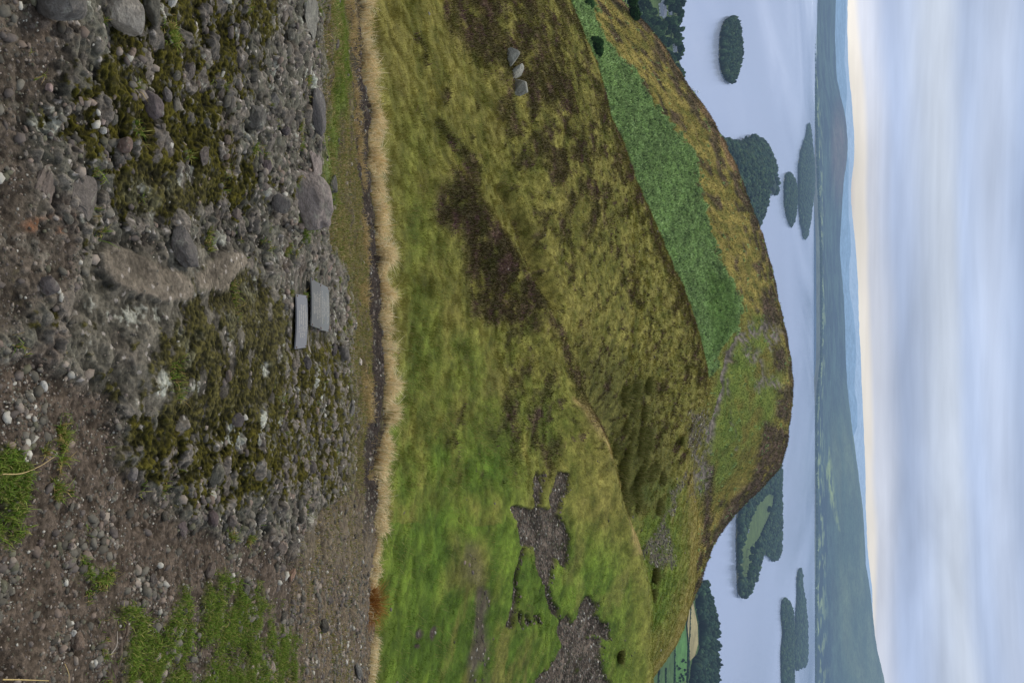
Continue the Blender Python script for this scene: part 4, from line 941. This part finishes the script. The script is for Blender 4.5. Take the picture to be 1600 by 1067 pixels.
# shrubs standing in the bracken and on the skyline
def leaf_crown(n, seed, rad, hgt, lean=0, lobes=7, leaf=.1):
    """clumps of small leaf faces through the volume of a lobed crown (unit = metres)"""
    r = np.random.default_rng(seed)
    lc = r.normal(0, .42, (lobes, 3)); lc[:, 2] = np.abs(lc[:, 2]) * .8 + .1; lr = r.uniform(.35, .6, lobes)
    k = r.integers(0, lobes, n); d = r.normal(size=(n, 3)); d /= np.linalg.norm(d, axis=1, keepdims=True)
    d[:, 2] = np.where(d[:, 2] < -.5, -d[:, 2], d[:, 2])
    rr_ = lr[k] * r.uniform(.72, 1.06, n)
    C_ = lc[k] + d * rr_[:, None]
    a = r.normal(size=(n, 3)); a -= d * np.sum(a * d, 1, keepdims=True) * .6; a /= np.linalg.norm(a, axis=1, keepdims=True)
    b_ = np.cross(d + r.normal(0, .3, (n, 3)), a); b_ /= np.linalg.norm(b_, axis=1, keepdims=True)
    s = (leaf * r.uniform(.6, 1.4, n))[:, None]
    V_ = np.stack([C_ - a * s - b_ * s * .6, C_ + a * s - b_ * s * .6, C_ + a * s * .6 + b_ * s, C_ - a * s * .6 + b_ * s], 1)
    V_ = V_ * np.array([rad, rad, hgt])
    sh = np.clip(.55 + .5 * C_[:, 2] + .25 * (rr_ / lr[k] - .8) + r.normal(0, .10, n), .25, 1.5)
    return V_.reshape(-1, 3), np.arange(n * 4).reshape(-1, 4), np.repeat(sh, 4)
def shrub(u, v, h, rad, col, label, seed):
    p = kno.point(u, v); root = empty('shrub', p, label=label, category='shrub')
    V_, F_, sh = leaf_crown(900, seed, rad, h, leaf=.16); V_[:, 2] += h * .15
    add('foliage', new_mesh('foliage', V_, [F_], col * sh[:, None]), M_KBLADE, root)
    pv, pf = ico(1); pv = pv * [rad * .08, rad * .08, h * .4] + [0, 0, h * .25]
    add('stem', new_mesh('stem', pv, [pf], np.broadcast_to(alb(70, 58, 48), pv.shape)), M_KBLADE, root)
shrub(73, 922, 3.2, 3.0, alb(56, 84, 44), 'dark green shrub alone at the lower edge of the bracken', 901)
shrub(20, 984, 4.5, 4.5, alb(44, 72, 32), 'dark green shrub on the skyline before the wooded shore', 902)
shrub(4, 912, 2.0, 2.0, alb(60, 88, 46), 'small shrub in the bracken at the picture edge', 903)

# ================================================================== LOCH, SHORES, ISLANDS
M_WATER, nt, out = mat_new('loch_water'); L = nt.links.new
geo = N(nt, 'ShaderNodeNewGeometry')
mp = N(nt, 'ShaderNodeMapping'); mp.inputs['Scale'].default_value = (.0009, .0003, 1); L(geo.outputs['Position'], mp.inputs[0])
n = N(nt, 'ShaderNodeTexNoise', inp={'Scale': 1.0, 'Detail': 7.0, 'Roughness': .55, 'Distortion': .8}); L(mp.outputs[0], n.inputs[0])
rg = N(nt, 'ShaderNodeMapRange', inp={1: .3, 2: .7, 3: .10, 4: .28}); L(n.outputs[0], rg.inputs[0])
gl = N(nt, 'ShaderNodeBsdfGlossy', inp={'Color': (*lin((232, 236, 246)), 1)}); L(rg.outputs[0], gl.inputs['Roughness'])
n3 = N(nt, 'ShaderNodeTexNoise', inp={'Scale': .25, 'Detail': 4.0}); L(geo.outputs['Position'], n3.inputs[0])
bp = N(nt, 'ShaderNodeBump', inp={'Strength': .25, 'Distance': .5}); L(n3.outputs[0], bp.inputs['Height']); L(bp.outputs[0], gl.inputs['Normal'])
df = N(nt, 'ShaderNodeBsdfDiffuse'); L(mixc(nt, (*alb(160, 172, 204), 1), (*alb(184, 194, 222), 1), n.outputs[0]), df.inputs[0])
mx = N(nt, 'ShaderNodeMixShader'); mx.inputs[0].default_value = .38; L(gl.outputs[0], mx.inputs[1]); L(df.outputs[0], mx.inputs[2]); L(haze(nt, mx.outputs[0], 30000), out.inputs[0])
wv_ = np.array([[-60000, 300, LOCH], [60000, 300, LOCH], [60000, 14500, LOCH], [-60000, 14500, LOCH]], float)
add('water', new_mesh('water', wv_, [np.array([[0, 1, 2, 3]])]), M_WATER, kind='structure')

def poly_world(pts, z): return np.array([on_water(u, v, z) for u, v in pts])
def densify(pts, n):
    pts = np.array(pts, float); c = np.vstack([pts, pts[:1]]); s = np.concatenate([[0], np.cumsum(np.linalg.norm(np.diff(c, axis=0), axis=1))])
    x = np.linspace(0, s[-1], n, endpoint=False); return np.stack([np.interp(x, s, c[:, k]) for k in (0, 1)], -1)
def land(name, pts, top, col, dome=0, n=90, mat=None):
    """low island: shoreline polygon on the water rising to a gentle dome"""
    W = poly_world(pts, LOCH)[:, :2]; W = densify(W, n); W += rng.normal(0, 6, W.shape) * (np.ptp(W[:, 0]) / 900)
    c = W.mean(0); rings = [1.0, .97, .85, .65, .4, .15]; hts = [-2, top, top + dome * .3, top + dome * .65, top + dome * .9, top + dome]
    Vv = np.concatenate([np.column_stack([c + (W - c) * k, np.full(n, LOCH + h)]) for k, h in zip(rings, hts)] + [np.array([[*c, LOCH + top + dome]])])
    i = np.arange(len(rings) * n).reshape(-1, n); j = np.roll(i, -1, 1)
    Fq = np.stack([i[:-1], j[:-1], j[1:], i[1:]], -1).reshape(-1, 4); Ft = np.stack([i[-1], j[-1], np.full(n, len(Vv) - 1)], -1)
    t = np.broadcast_to(col, Vv.shape).copy(); t[:n] = alb(120, 116, 106); t[n:2 * n] = alb(96, 100, 80)
    add(name, new_mesh(name, Vv, [Fq, Ft], t), mat or M_FAR, kind='structure')
    return W, c, top, dome
def in_poly(X, Y, W): return poly_sd(X, Y, W) > 0
def height_on(W, c, top, dome, Q):
    """height of the island dome under points Q"""
    a = np.arctan2(W[:, 1] - c[1], W[:, 0] - c[0]); r_ = np.linalg.norm(W - c, axis=1)
    d = Q[:, :2] - c; f = np.linalg.norm(d, axis=1) / (np.interp(np.arctan2(d[:, 1], d[:, 0]), *(lambda o: (a[o], r_[o]))(np.argsort(a)), period=2 * np.pi) + 1e-6)
    return LOCH + top + dome * np.interp(f, [0, .15, .4, .65, .85, 1], [1, 1, .9, .65, .3, 0])
CROWN1 = [rock_verts(1, 300 + k, .35) for k in range(5)]; CROWN2 = [rock_verts(2, 310 + k, .42) for k in range(5)]
WCOL = [alb(46, 66, 48), alb(58, 78, 52), alb(38, 56, 44), alb(68, 86, 56), alb(52, 74, 60)]
def wood(name, L_, spacing, h, protos=None, keep=None, cols=None, conif=0.0, **props):
    W, c, top, dome = L_
    lo = W.min(0); hi = W.max(0); area = (hi[0] - lo[0]) * (hi[1] - lo[1]); n = int(area / spacing ** 2 * 1.3)
    X = rng.uniform(lo[0], hi[0], n); Y = rng.uniform(lo[1], hi[1], n)
    k = poly_sd(X, Y, W) > spacing * .15
    if keep is not None: k &= keep(X, Y)
    X, Y = X[k], Y[k]; n = len(X); Q = np.stack([X, Y, np.zeros(n)], -1); Q[:, 2] = height_on(W, c, top, dome, Q)
    H = h * (.6 + .75 * rng.random(n) ** 1.5) * np.clip(1 + .35 * fbm(X / 60, Y / 60, 5, 3), .6, 1.4)
    R = spacing * rng.uniform(.5, .95, n); S = np.stack([R, R, H * .55], -1); Q[:, 2] += H * .45
    C = grass_cols(n, cols or WCOL, [.3, .25, .2, .1, .15], .34)
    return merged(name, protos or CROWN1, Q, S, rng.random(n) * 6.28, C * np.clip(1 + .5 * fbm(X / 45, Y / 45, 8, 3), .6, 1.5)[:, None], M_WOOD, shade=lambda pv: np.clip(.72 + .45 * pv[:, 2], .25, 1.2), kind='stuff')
DK = alb(40, 56, 40)
I1 = land('island', [(28, 1136), (36, 1129), (50, 1125), (72, 1123), (95, 1123), (112, 1126), (126, 1133), (131, 1140), (124, 1143), (108, 1147), (90, 1151), (70, 1152), (52, 1149), (38, 1146), (28, 1143)], 2, DK, 10)
wood('island_wood', I1, 6, 14, CROWN2)
I2 = land('island', [(215, 1100), (222, 1150), (213, 1172), (216, 1184), (228, 1194), (245, 1200), (262, 1207), (285, 1211), (300, 1212), (306, 1208), (300, 1204), (289, 1201), (279, 1195), (275, 1186), (281, 1181), (305, 1181), (318, 1178), (335, 1180), (350, 1176), (362, 1176), (380, 1150), (380, 1100)], 3, DK, 45)
wood('island_wood', I2, 9, 15)
I3 = land('island', [(272, 1226), (285, 1224), (320, 1224), (340, 1228), (355, 1234), (345, 1238), (320, 1241), (295, 1241), (280, 1238), (270, 1232)], 2, DK, 16)
wood('island_wood', I3, 11, 15)
I4 = land('island', [(194, 1261), (215, 1257), (235, 1250), (260, 1246), (290, 1246), (330, 1247), (350, 1249), (374, 1255), (372, 1258), (340, 1264), (300, 1269), (270, 1270), (240, 1268), (215, 1265), (194, 1263)], 2, DK, 22)
wood('island_wood', I4, 18, 17)

# long island with a meadow in the middle
I5 = land('island', [(690, 1180), (760, 1152), (800, 1150), (845, 1149), (880, 1150), (905, 1150), (930, 1152), (934, 1157), (925, 1166), (915, 1172), (900, 1178), (885, 1180), (860, 1186), (858, 1192), (872, 1200), (877, 1211), (860, 1216), (820, 1218), (780, 1216), (740, 1217), (700, 1216), (670, 1205)], 3, alb(90, 108, 62), 14, n=160)
mead = poly_world([(768, 1194), (790, 1176), (820, 1166), (850, 1160), (880, 1158), (904, 1160), (902, 1170), (872, 1175), (846, 1181), (822, 1192), (797, 1203), (772, 1208)], LOCH + 12)[:, :2]
shorew = poly_world([(780, 1157), (930, 1157), (930, 1152), (780, 1150)], LOCH)[:, :2]
wood('island_wood', I5, 10, 15, keep=lambda X, Y: ~in_poly(X, Y, mead) & ((rng.random(len(X)) > .25)))
# low wooded islands to the right
I6 = land('island', [(935, 1221), (955, 1219), (990, 1222), (1015, 1219), (1040, 1219), (1110, 1222), (1110, 1236), (1040, 1237), (1000, 1237), (955, 1236), (936, 1229)], 2, DK, 6); wood('island_wood', I6, 14, 15)
I7 = land('island', [(888, 1246), (900, 1244), (930, 1244), (960, 1242), (1000, 1239), (1030, 1238), (1044, 1242), (1040, 1256), (1020, 1260), (980, 1259), (940, 1256), (915, 1252), (890, 1250)], 2, DK, 6); wood('island_wood', I7, 24, 16)

# tree prototypes for the near shores
TREES = []
for k in range(4):
    V_, F_, sh = leaf_crown(700, 400 + k, 6.0, 8.5, leaf=.17, lobes=8); V_[:, 2] += 5.5
    col = np.array([alb(58, 82, 52), alb(70, 96, 58), alb(46, 68, 48), alb(80, 104, 66)][k])
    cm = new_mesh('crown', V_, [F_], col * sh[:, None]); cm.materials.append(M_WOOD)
    tv = []; 
    for a_, z_, r_ in [(0, -1, .55), (0, 3, .42), (0, 7, .28), (0, 11, .08)]:
        for q in range(6): tv.append([r_ * math.cos(q * 1.047), r_ * math.sin(q * 1.047), z_])
    ii = np.arange(24).reshape(4, 6); jj = np.roll(ii, -1, 1); tf = np.stack([ii[:-1], jj[:-1], jj[1:], ii[1:]], -1).reshape(-1, 4)
    tm = new_mesh('trunk', np.array(tv, float), [tf], np.broadcast_to(alb(84, 72, 62), (24, 3))); tm.materials.append(M_WOOD)
    TREES.append((cm, tm))
KIND = ['broad dark green tree', 'round mid green tree', 'dense blackish green tree', 'loose pale green tree']
def tree(p, k, sc_, label, group):
    r_ = empty('broadleaf_tree', p, random.uniform(0, 6.28), label=label, category='tree', group=group); r_.scale = (sc_, sc_, sc_ * random.uniform(.9, 1.15))
    add('crown', TREES[k][0], None, r_); add('trunk', TREES[k][1], None, r_)
# wooded village shore on the left
SH = land('shore', [(-260, 940), (-260, 1064), (-60, 1060), (0, 1058), (30, 1058), (60, 1058), (90, 1058), (105, 1062), (122, 1066), (140, 1055), (180, 1000), (180, 900), (-60, 860)], 3, alb(84, 104, 58), 2, n=140)
rr = np.random.default_rng(12)
slots = []
tries = 0
clear = [(18, 1031, 11, 9), (3, 1029, 8, 6), (76, 1050, 6, 4), (55, 1034, 4, 4), (20, 1045, 6, 4), (60, 1022, 4, 4)]
while len(slots) < 120 and tries < 8000:
    tries += 1
    u = rr.uniform(-30, 128); v = rr.uniform(975, 1062)
    if v < np.interp(u, sku, skv) - 10: continue
    if v > 1058 and u < 95 and rr.random() < .4: continue
    if any(abs(u - a) < c and -d_ - 3 < v - b < d_ for a, b, c, d_ in clear): continue
    p = on_water(u, v - 4, LOCH + 3)
    if any((p[0] - q[0]) ** 2 + (p[1] - q[1]) ** 2 < 11 ** 2 for q in slots): continue
    slots.append((*p, v))
for x, y, z, v in slots:
    k = int(rr.integers(0, 4)); where = 'at the water edge' if v > 1045 else ('in the wooded village' if v > 1015 else 'behind the skyline slope')
    tree((x, y, LOCH + 3.5), k, rr.uniform(.7, 1.25), f'{KIND[k]} {where} of the left shore', f'{KIND[k]}s {where}')
# hedgerow trees of the meadow island
for k, (u, v) in enumerate(((870, 1167), (850, 1177), (795, 1197), (895, 1165), (885, 1168), (858, 1170))):
    p = on_water(u, v, LOCH + 14)
    tree((p[0], p[1], LOCH + 12), (0, 2, 2, 0, 1, 2)[k], 1.5, ['dark tree near the tip of the island meadow', 'big dark tree standing alone in the middle of the island meadow', 'dark tree at the far wood edge of the island meadow',
         'tree at the shore tip of the island meadow', 'small tree beside the meadow tip wood', 'dark tree between meadow tip and middle of the island'][k], 'meadow trees')
# houses
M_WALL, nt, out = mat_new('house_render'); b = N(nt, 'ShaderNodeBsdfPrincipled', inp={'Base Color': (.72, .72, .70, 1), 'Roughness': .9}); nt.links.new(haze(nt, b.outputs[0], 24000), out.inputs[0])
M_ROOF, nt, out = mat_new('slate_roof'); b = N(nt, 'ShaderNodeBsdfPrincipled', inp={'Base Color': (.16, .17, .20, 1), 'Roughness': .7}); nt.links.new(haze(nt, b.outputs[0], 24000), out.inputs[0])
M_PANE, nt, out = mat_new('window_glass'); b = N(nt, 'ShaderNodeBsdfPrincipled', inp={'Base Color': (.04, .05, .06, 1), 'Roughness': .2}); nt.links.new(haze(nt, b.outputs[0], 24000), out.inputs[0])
def box(x0, x1, y0, y1, z0, z1):
    v = np.array([[x, y, z] for z in (z0, z1) for x, y in ((x0, y0), (x1, y0), (x1, y1), (x0, y1))], float)
    return v, np.array([[3, 2, 1, 0], [4, 5, 6, 7], [0, 1, 5, 4], [1, 2, 6, 5], [2, 3, 7, 6], [3, 0, 4, 7]])
def house(u, v, w_, d_, h, rz, label, z=LOCH + 3):
    p = on_water(u, v, z); r_ = empty('house', (p[0], p[1], z + .3), rz, label=label, category='house')
    vv, ff = box(-w_ / 2, w_ / 2, -d_ / 2, d_ / 2, -1, h)
    n0 = len(vv); vv = np.concatenate([vv, [[-w_ / 2, 0, h + d_ * .42], [w_ / 2, 0, h + d_ * .42]]])
    add('wall', new_mesh('wall', vv, [ff, np.array([[4, 7, n0], [5, n0 + 1, 6]])], None, False), M_WALL, r_)
    e = .5; q = np.array([[-w_ / 2 - e, -d_ / 2 - e, h - .3], [w_ / 2 + e, -d_ / 2 - e, h - .3], [w_ / 2 + e, 0, h + d_ * .42 + .12], [-w_ / 2 - e, 0, h + d_ * .42 + .12], [w_ / 2 + e, d_ / 2 + e, h - .3], [-w_ / 2 - e, d_ / 2 + e, h - .3]])
    rf = add('roof', new_mesh('roof', q, [np.array([[0, 1, 2, 3], [3, 2, 4, 5]])], None, False), M_ROOF, r_)
    vv, ff = box(-w_ * .3 - .5, -w_ * .3 + .5, -.5, .5, h + d_ * .2, h + d_ * .42 + 1.4); add('chimney', new_mesh('chimney', vv, [ff], None, False), M_WALL, rf)
    for k in range(3):
        x = (-.3 + .3 * k) * w_; vv, ff = box(x - .7, x + .7, -d_ / 2 - .06, -d_ / 2 + .05, h * .35, h * .75); add('window', new_mesh('window', vv, [ff], None, False), M_PANE, r_)
house(16, 1029, 20, 9, 4.5, .5, 'long white house with slate roof, nearest of the village group')
house(22, 1034, 15, 8, 5, -.4, 'white house with steep slate roof beside the long house')
house(8, 1033, 16, 8, 4.5, 1.1, 'white gabled house by the bright green lawn')
house(76, 1051, 14, 8, 4.5, .2, 'white house among the trees at the water edge')
house(56, 1031, 9, 6, 3.5, .7, 'small white cottage between two big trees')
house(20, 1044, 10, 7, 4, .3, 'small white cottage on the lawn by the water edge')
house(828, 1166, 14, 8, 5, .4, 'white house at the wood edge of the meadow island', LOCH + 10)
# moored boats
def boat(u, v, ln, rz, label):
    p = on_water(u, v); r_ = empty('boat', (p[0], p[1], LOCH), rz, label=label, category='boat', group='moored boats below the heather skyline')
    st_ = np.linspace(-.5, .5, 9); Vv = []
    for s in st_:
        b_ = ln * .16 * (1 - max(0, (s - .05) / .47) ** 2); zt = 1.0 + .5 * max(0, s); Vv += [[s * ln, -b_, zt], [s * ln * .94, -b_ * .7, -.3], [s * ln * .94, b_ * .7, -.3], [s * ln, b_, zt]]
    i = np.arange(36).reshape(9, 4); Fq = np.concatenate([np.stack([i[:-1, k], i[:-1, (k + 1) % 4], i[1:, (k + 1) % 4], i[1:, k]], -1) for k in range(4)] + [i[:1, ::-1], i[-1:]])
    add('hull', new_mesh('hull', np.array(Vv), [Fq], None, False), M_WALL, r_)
    vv, ff = box(-ln * .18, ln * .2, -ln * .09, ln * .09, 1.0, 2.3); vv[4:, 0] *= .75; add('cabin', new_mesh('cabin', vv, [ff], None, False), M_WALL, r_)
    vv, ff = box(-ln * .1, ln * .17, -ln * .093, ln * .093, 1.5, 1.95); add('window', new_mesh('window', vv, [ff], None, False), M_PANE, r_)
for k, (u, v) in enumerate(((139.5, 1082), (142.5, 1086), (144, 1090.5), (153.5, 1091), (158, 1087), (155, 1081.5))):
    boat(u, v, 7.5 if k in (2, 3) else 6, .3 + .25 * k, ['white boat moored highest up the hillside edge of the flotilla', 'white boat second in the upper row of moored boats', 'larger white boat at the loch end of the upper row of moored boats',
         'larger white boat at the loch end of the lower row of moored boats', 'white boat second in the lower row of moored boats', 'white boat just clear of the heather skyline'][k])

# fields and wood on the right shore
def patch(name, pts, col, z):
    W = poly_world(pts, z); me = new_mesh(name, W, [np.arange(len(W))[None, :]], np.broadcast_to(col, W.shape)); add(name, me, M_FAR, kind='structure')
SH2 = land('shore', [(890, 1040), (905, 1085), (915, 1096), (935, 1105), (970, 1110), (1000, 1112), (1040, 1116), (1067, 1118), (1110, 1120), (1200, 1122), (1400, 1100), (1400, 960), (1000, 960)], 3, alb(86, 108, 60), 2, n=140)
patch('field', [(940, 1078), (975, 1071), (1010, 1074), (1062, 1072), (1067, 1064), (1064, 1056), (1000, 1055), (960, 1055), (920, 1070)], alb(88, 130, 70), LOCH + 7)
patch('field', [(935, 1082), (950, 1085), (975, 1090), (1005, 1091), (1024, 1086), (1032, 1078), (1000, 1076), (975, 1074), (935, 1079)], alb(168, 156, 116), LOCH + 7)
patch('field', [(1000, 1054), (1110, 1052), (1110, 1010), (1000, 1010)], alb(78, 104, 62), LOCH + 6)
wd = poly_world([(900, 1084), (950, 1087), (985, 1092), (1015, 1091), (1026, 1082), (1060, 1074), (1200, 1070), (1200, 1122), (900, 1110)], LOCH + 3)[:, :2]
wood('shore_wood', SH2, 9, 15, CROWN2, keep=lambda X, Y: in_poly(X, Y, wd), cols=[alb(38, 58, 44), alb(46, 66, 46), alb(32, 50, 38), alb(54, 74, 50), alb(42, 64, 50)])
hq = []
for a, b in (((940, 1079), (1030, 1075)), ((1000, 1055), (1110, 1052)), ((1045, 1040), (1110, 1040)), ((1030, 1030), (1110, 1026)), ((1032, 1076), (1064, 1074))):
    for t in np.linspace(0, 1, 40): hq.append(on_water(a[0] + (b[0] - a[0]) * t, a[1] + (b[1] - a[1]) * t, LOCH + 6.5))
hq = np.array(hq); n = len(hq); merged('hedgerow', CROWN1, hq, np.stack([rng.uniform(2, 4, n), rng.uniform(2, 4, n), rng.uniform(1.5, 4, n)], -1), rng.random(n) * 6, grass_cols(n, WCOL, [.3, .25, .2, .1, .15]), M_WOOD, kind='stuff')
rr = np.random.default_rng(21)
for k in range(16):
    u = rr.uniform(1030, 1064); v = rr.uniform(1056, 1070); p = on_water(u, v, LOCH + 7)
    o = tree((p[0], p[1], LOCH + 6.5), int(rr.integers(0, 3)), rr.uniform(.25, .5), 'low bush scattered over the bright green field', 'bushes in the green field')

# ---- far shore and the ranges behind it
def hills(name, base, crest_, Yb, Yc, cfun, nu=420, nt_=50, amp=10, mat=None, seed=0):
    u0, u1 = -260, 1340
    bu, bv = zip(*base); ku, kv = zip(*crest_)
    f = lambda a: np.array(a, float)
    rows = [[(u, v - 6, Yb * .97) for u, v in base], [(u, v, Yb) for u, v in base]]
    uu = np.linspace(u0, u1, 60); b_ = pchip(f(bu), f(bv), uu); c_ = pchip(f(ku), f(kv), uu)
    rows.append(list(zip(uu, b_ + (c_ - b_) * .45, np.full(60, Yb + (Yc - Yb) * .45)))); rows.append(list(zip(uu, c_, np.full(60, Yc)))); rows.append(list(zip(uu, c_ - 12, np.full(60, Yc * 1.12))))
    s = Sheet(rows, u0, u1, nu, [4, nt_, nt_, 6])
    X, Y = s.P[..., 0], s.P[..., 1]
    t = np.clip((s.t - 1) / 2, 0, 1)[:, None]
    s.P[..., 2] += amp * fbm(X / 700, Y / 700, 500 + seed, 5) * np.clip(t * 6, 0, 1) * (s.t < 3.5)[:, None] + amp * .3 * fbm(X / 90, Y / 120, 520 + seed, 3) * np.clip(t * 6, 0, 1)
    s.build(name, mat or M_SHORE, cfun(s.U, s.V, X, Y, t)); return s
def c_shore(U, V, X, Y, t):
    n_ = fbm(X / 500, Y / 300, 600, 4); n2_ = fbm(X / 160, Y / 120, 601, 3)
    c = mix(alb(32, 50, 60), alb(60, 82, 78), sstep(-.35, .35, n_ + .4 * n2_))
    flat = sstep(.34, .12, t) * sstep(.05, .2, n2_ + .5 * n_) * (t > .05); c = mix(c, alb(160, 176, 118), flat * .7)
    hillr = sstep(560, 700, U) * sstep(.25, .6, t); c = mix(c, mix(alb(66, 86, 62), alb(96, 110, 76), sstep(-.3, .4, fbm(X / 900, Y / 600, 602, 4))), hillr * .8)
    hl = em(U, V, 240, 1312, 70, 12, .6); c = mix(c, alb(120, 92, 82), hl * .5)
    c = mix(c, alb(150, 166, 96), .8 * pm(U + 6 * n2_, V + 3 * n2_, [(700, 1296), (730, 1300), (790, 1306), (830, 1312), (790, 1300), (740, 1291)], 3) * sstep(-.3, .1, n2_))
    return mix(c, alb(190, 180, 160), (t < .012) * .15 + 0 * U)
base = [(-260, 1266), (0, 1268), (100, 1271), (200, 1274), (300, 1277), (400, 1281), (500, 1281.5), (560, 1281), (610, 1276), (650, 1273.5), (720, 1274), (850, 1275), (960, 1273), (1067, 1272), (1340, 1270)]
cr1 = [(-260, 1302), (0, 1306), (60, 1305), (110, 1306), (150, 1313), (185, 1321), (240, 1324), (280, 1319), (330, 1316), (390, 1312), (450, 1317), (500, 1320), (560, 1322), (610, 1325), (660, 1330), (720, 1338), (780, 1346), (830, 1351), (880, 1353), (930, 1361), (1000, 1368), (1067, 1383), (1200, 1400), (1340, 1410)]
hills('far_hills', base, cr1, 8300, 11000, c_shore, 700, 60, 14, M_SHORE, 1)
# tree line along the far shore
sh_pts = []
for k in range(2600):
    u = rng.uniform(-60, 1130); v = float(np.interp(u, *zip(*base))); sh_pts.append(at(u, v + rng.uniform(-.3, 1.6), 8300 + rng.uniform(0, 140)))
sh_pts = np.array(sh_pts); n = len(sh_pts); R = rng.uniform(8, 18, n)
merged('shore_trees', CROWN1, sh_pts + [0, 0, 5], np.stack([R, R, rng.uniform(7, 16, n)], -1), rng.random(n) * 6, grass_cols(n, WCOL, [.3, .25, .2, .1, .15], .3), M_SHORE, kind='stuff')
c_l2 = lambda U, V, X, Y, t: mix(alb(170, 190, 214), alb(128, 158, 190), sstep(.0, .5, t) + 0 * U)  # haze painted into the base colour, whitish mist low down
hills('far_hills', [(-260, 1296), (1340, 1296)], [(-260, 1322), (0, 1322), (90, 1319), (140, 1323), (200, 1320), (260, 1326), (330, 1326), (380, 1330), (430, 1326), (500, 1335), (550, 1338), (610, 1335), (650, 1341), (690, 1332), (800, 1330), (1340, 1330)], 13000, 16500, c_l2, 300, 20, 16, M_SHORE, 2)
hills('mountains', [(-260, 1300), (1340, 1300)], [(-260, 1326), (0, 1324), (100, 1325), (160, 1331), (240, 1335), (300, 1329), (360, 1334), (430, 1340), (500, 1342), (560, 1345), (620, 1347), (680, 1350), (740, 1352), (800, 1353), (860, 1356), (930, 1363), (1000, 1364), (1340, 1364)], 22000, 28000, lambda U, V, X, Y, t: mix(alb(190, 205, 225), alb(180, 198, 222), t + 0 * U), 300, 16, 30, M_SHORE, 3)  # mountains: pale blue haze painted into the base colour

# ------------------------------------------------------------------ render settings
scene.view_settings.view_transform = 'Standard'
try: scene.view_settings.look = 'None'
except Exception: pass
scene.view_settings.exposure = 0; scene.view_settings.gamma = 1
scene.render.engine = 'CYCLES'
scene.cycles.max_bounces = 5; scene.cycles.diffuse_bounces = 3; scene.cycles.glossy_bounces = 2; scene.cycles.transmission_bounces = 2
scene.cycles.use_adaptive_sampling = True; scene.cycles.adaptive_threshold = 0.02
scene.cycles.use_denoising = True
try: scene.cycles.denoiser = 'OPENIMAGEDENOISE'
except Exception: pass
scene.render.resolution_x = 1024; scene.render.resolution_y = 682
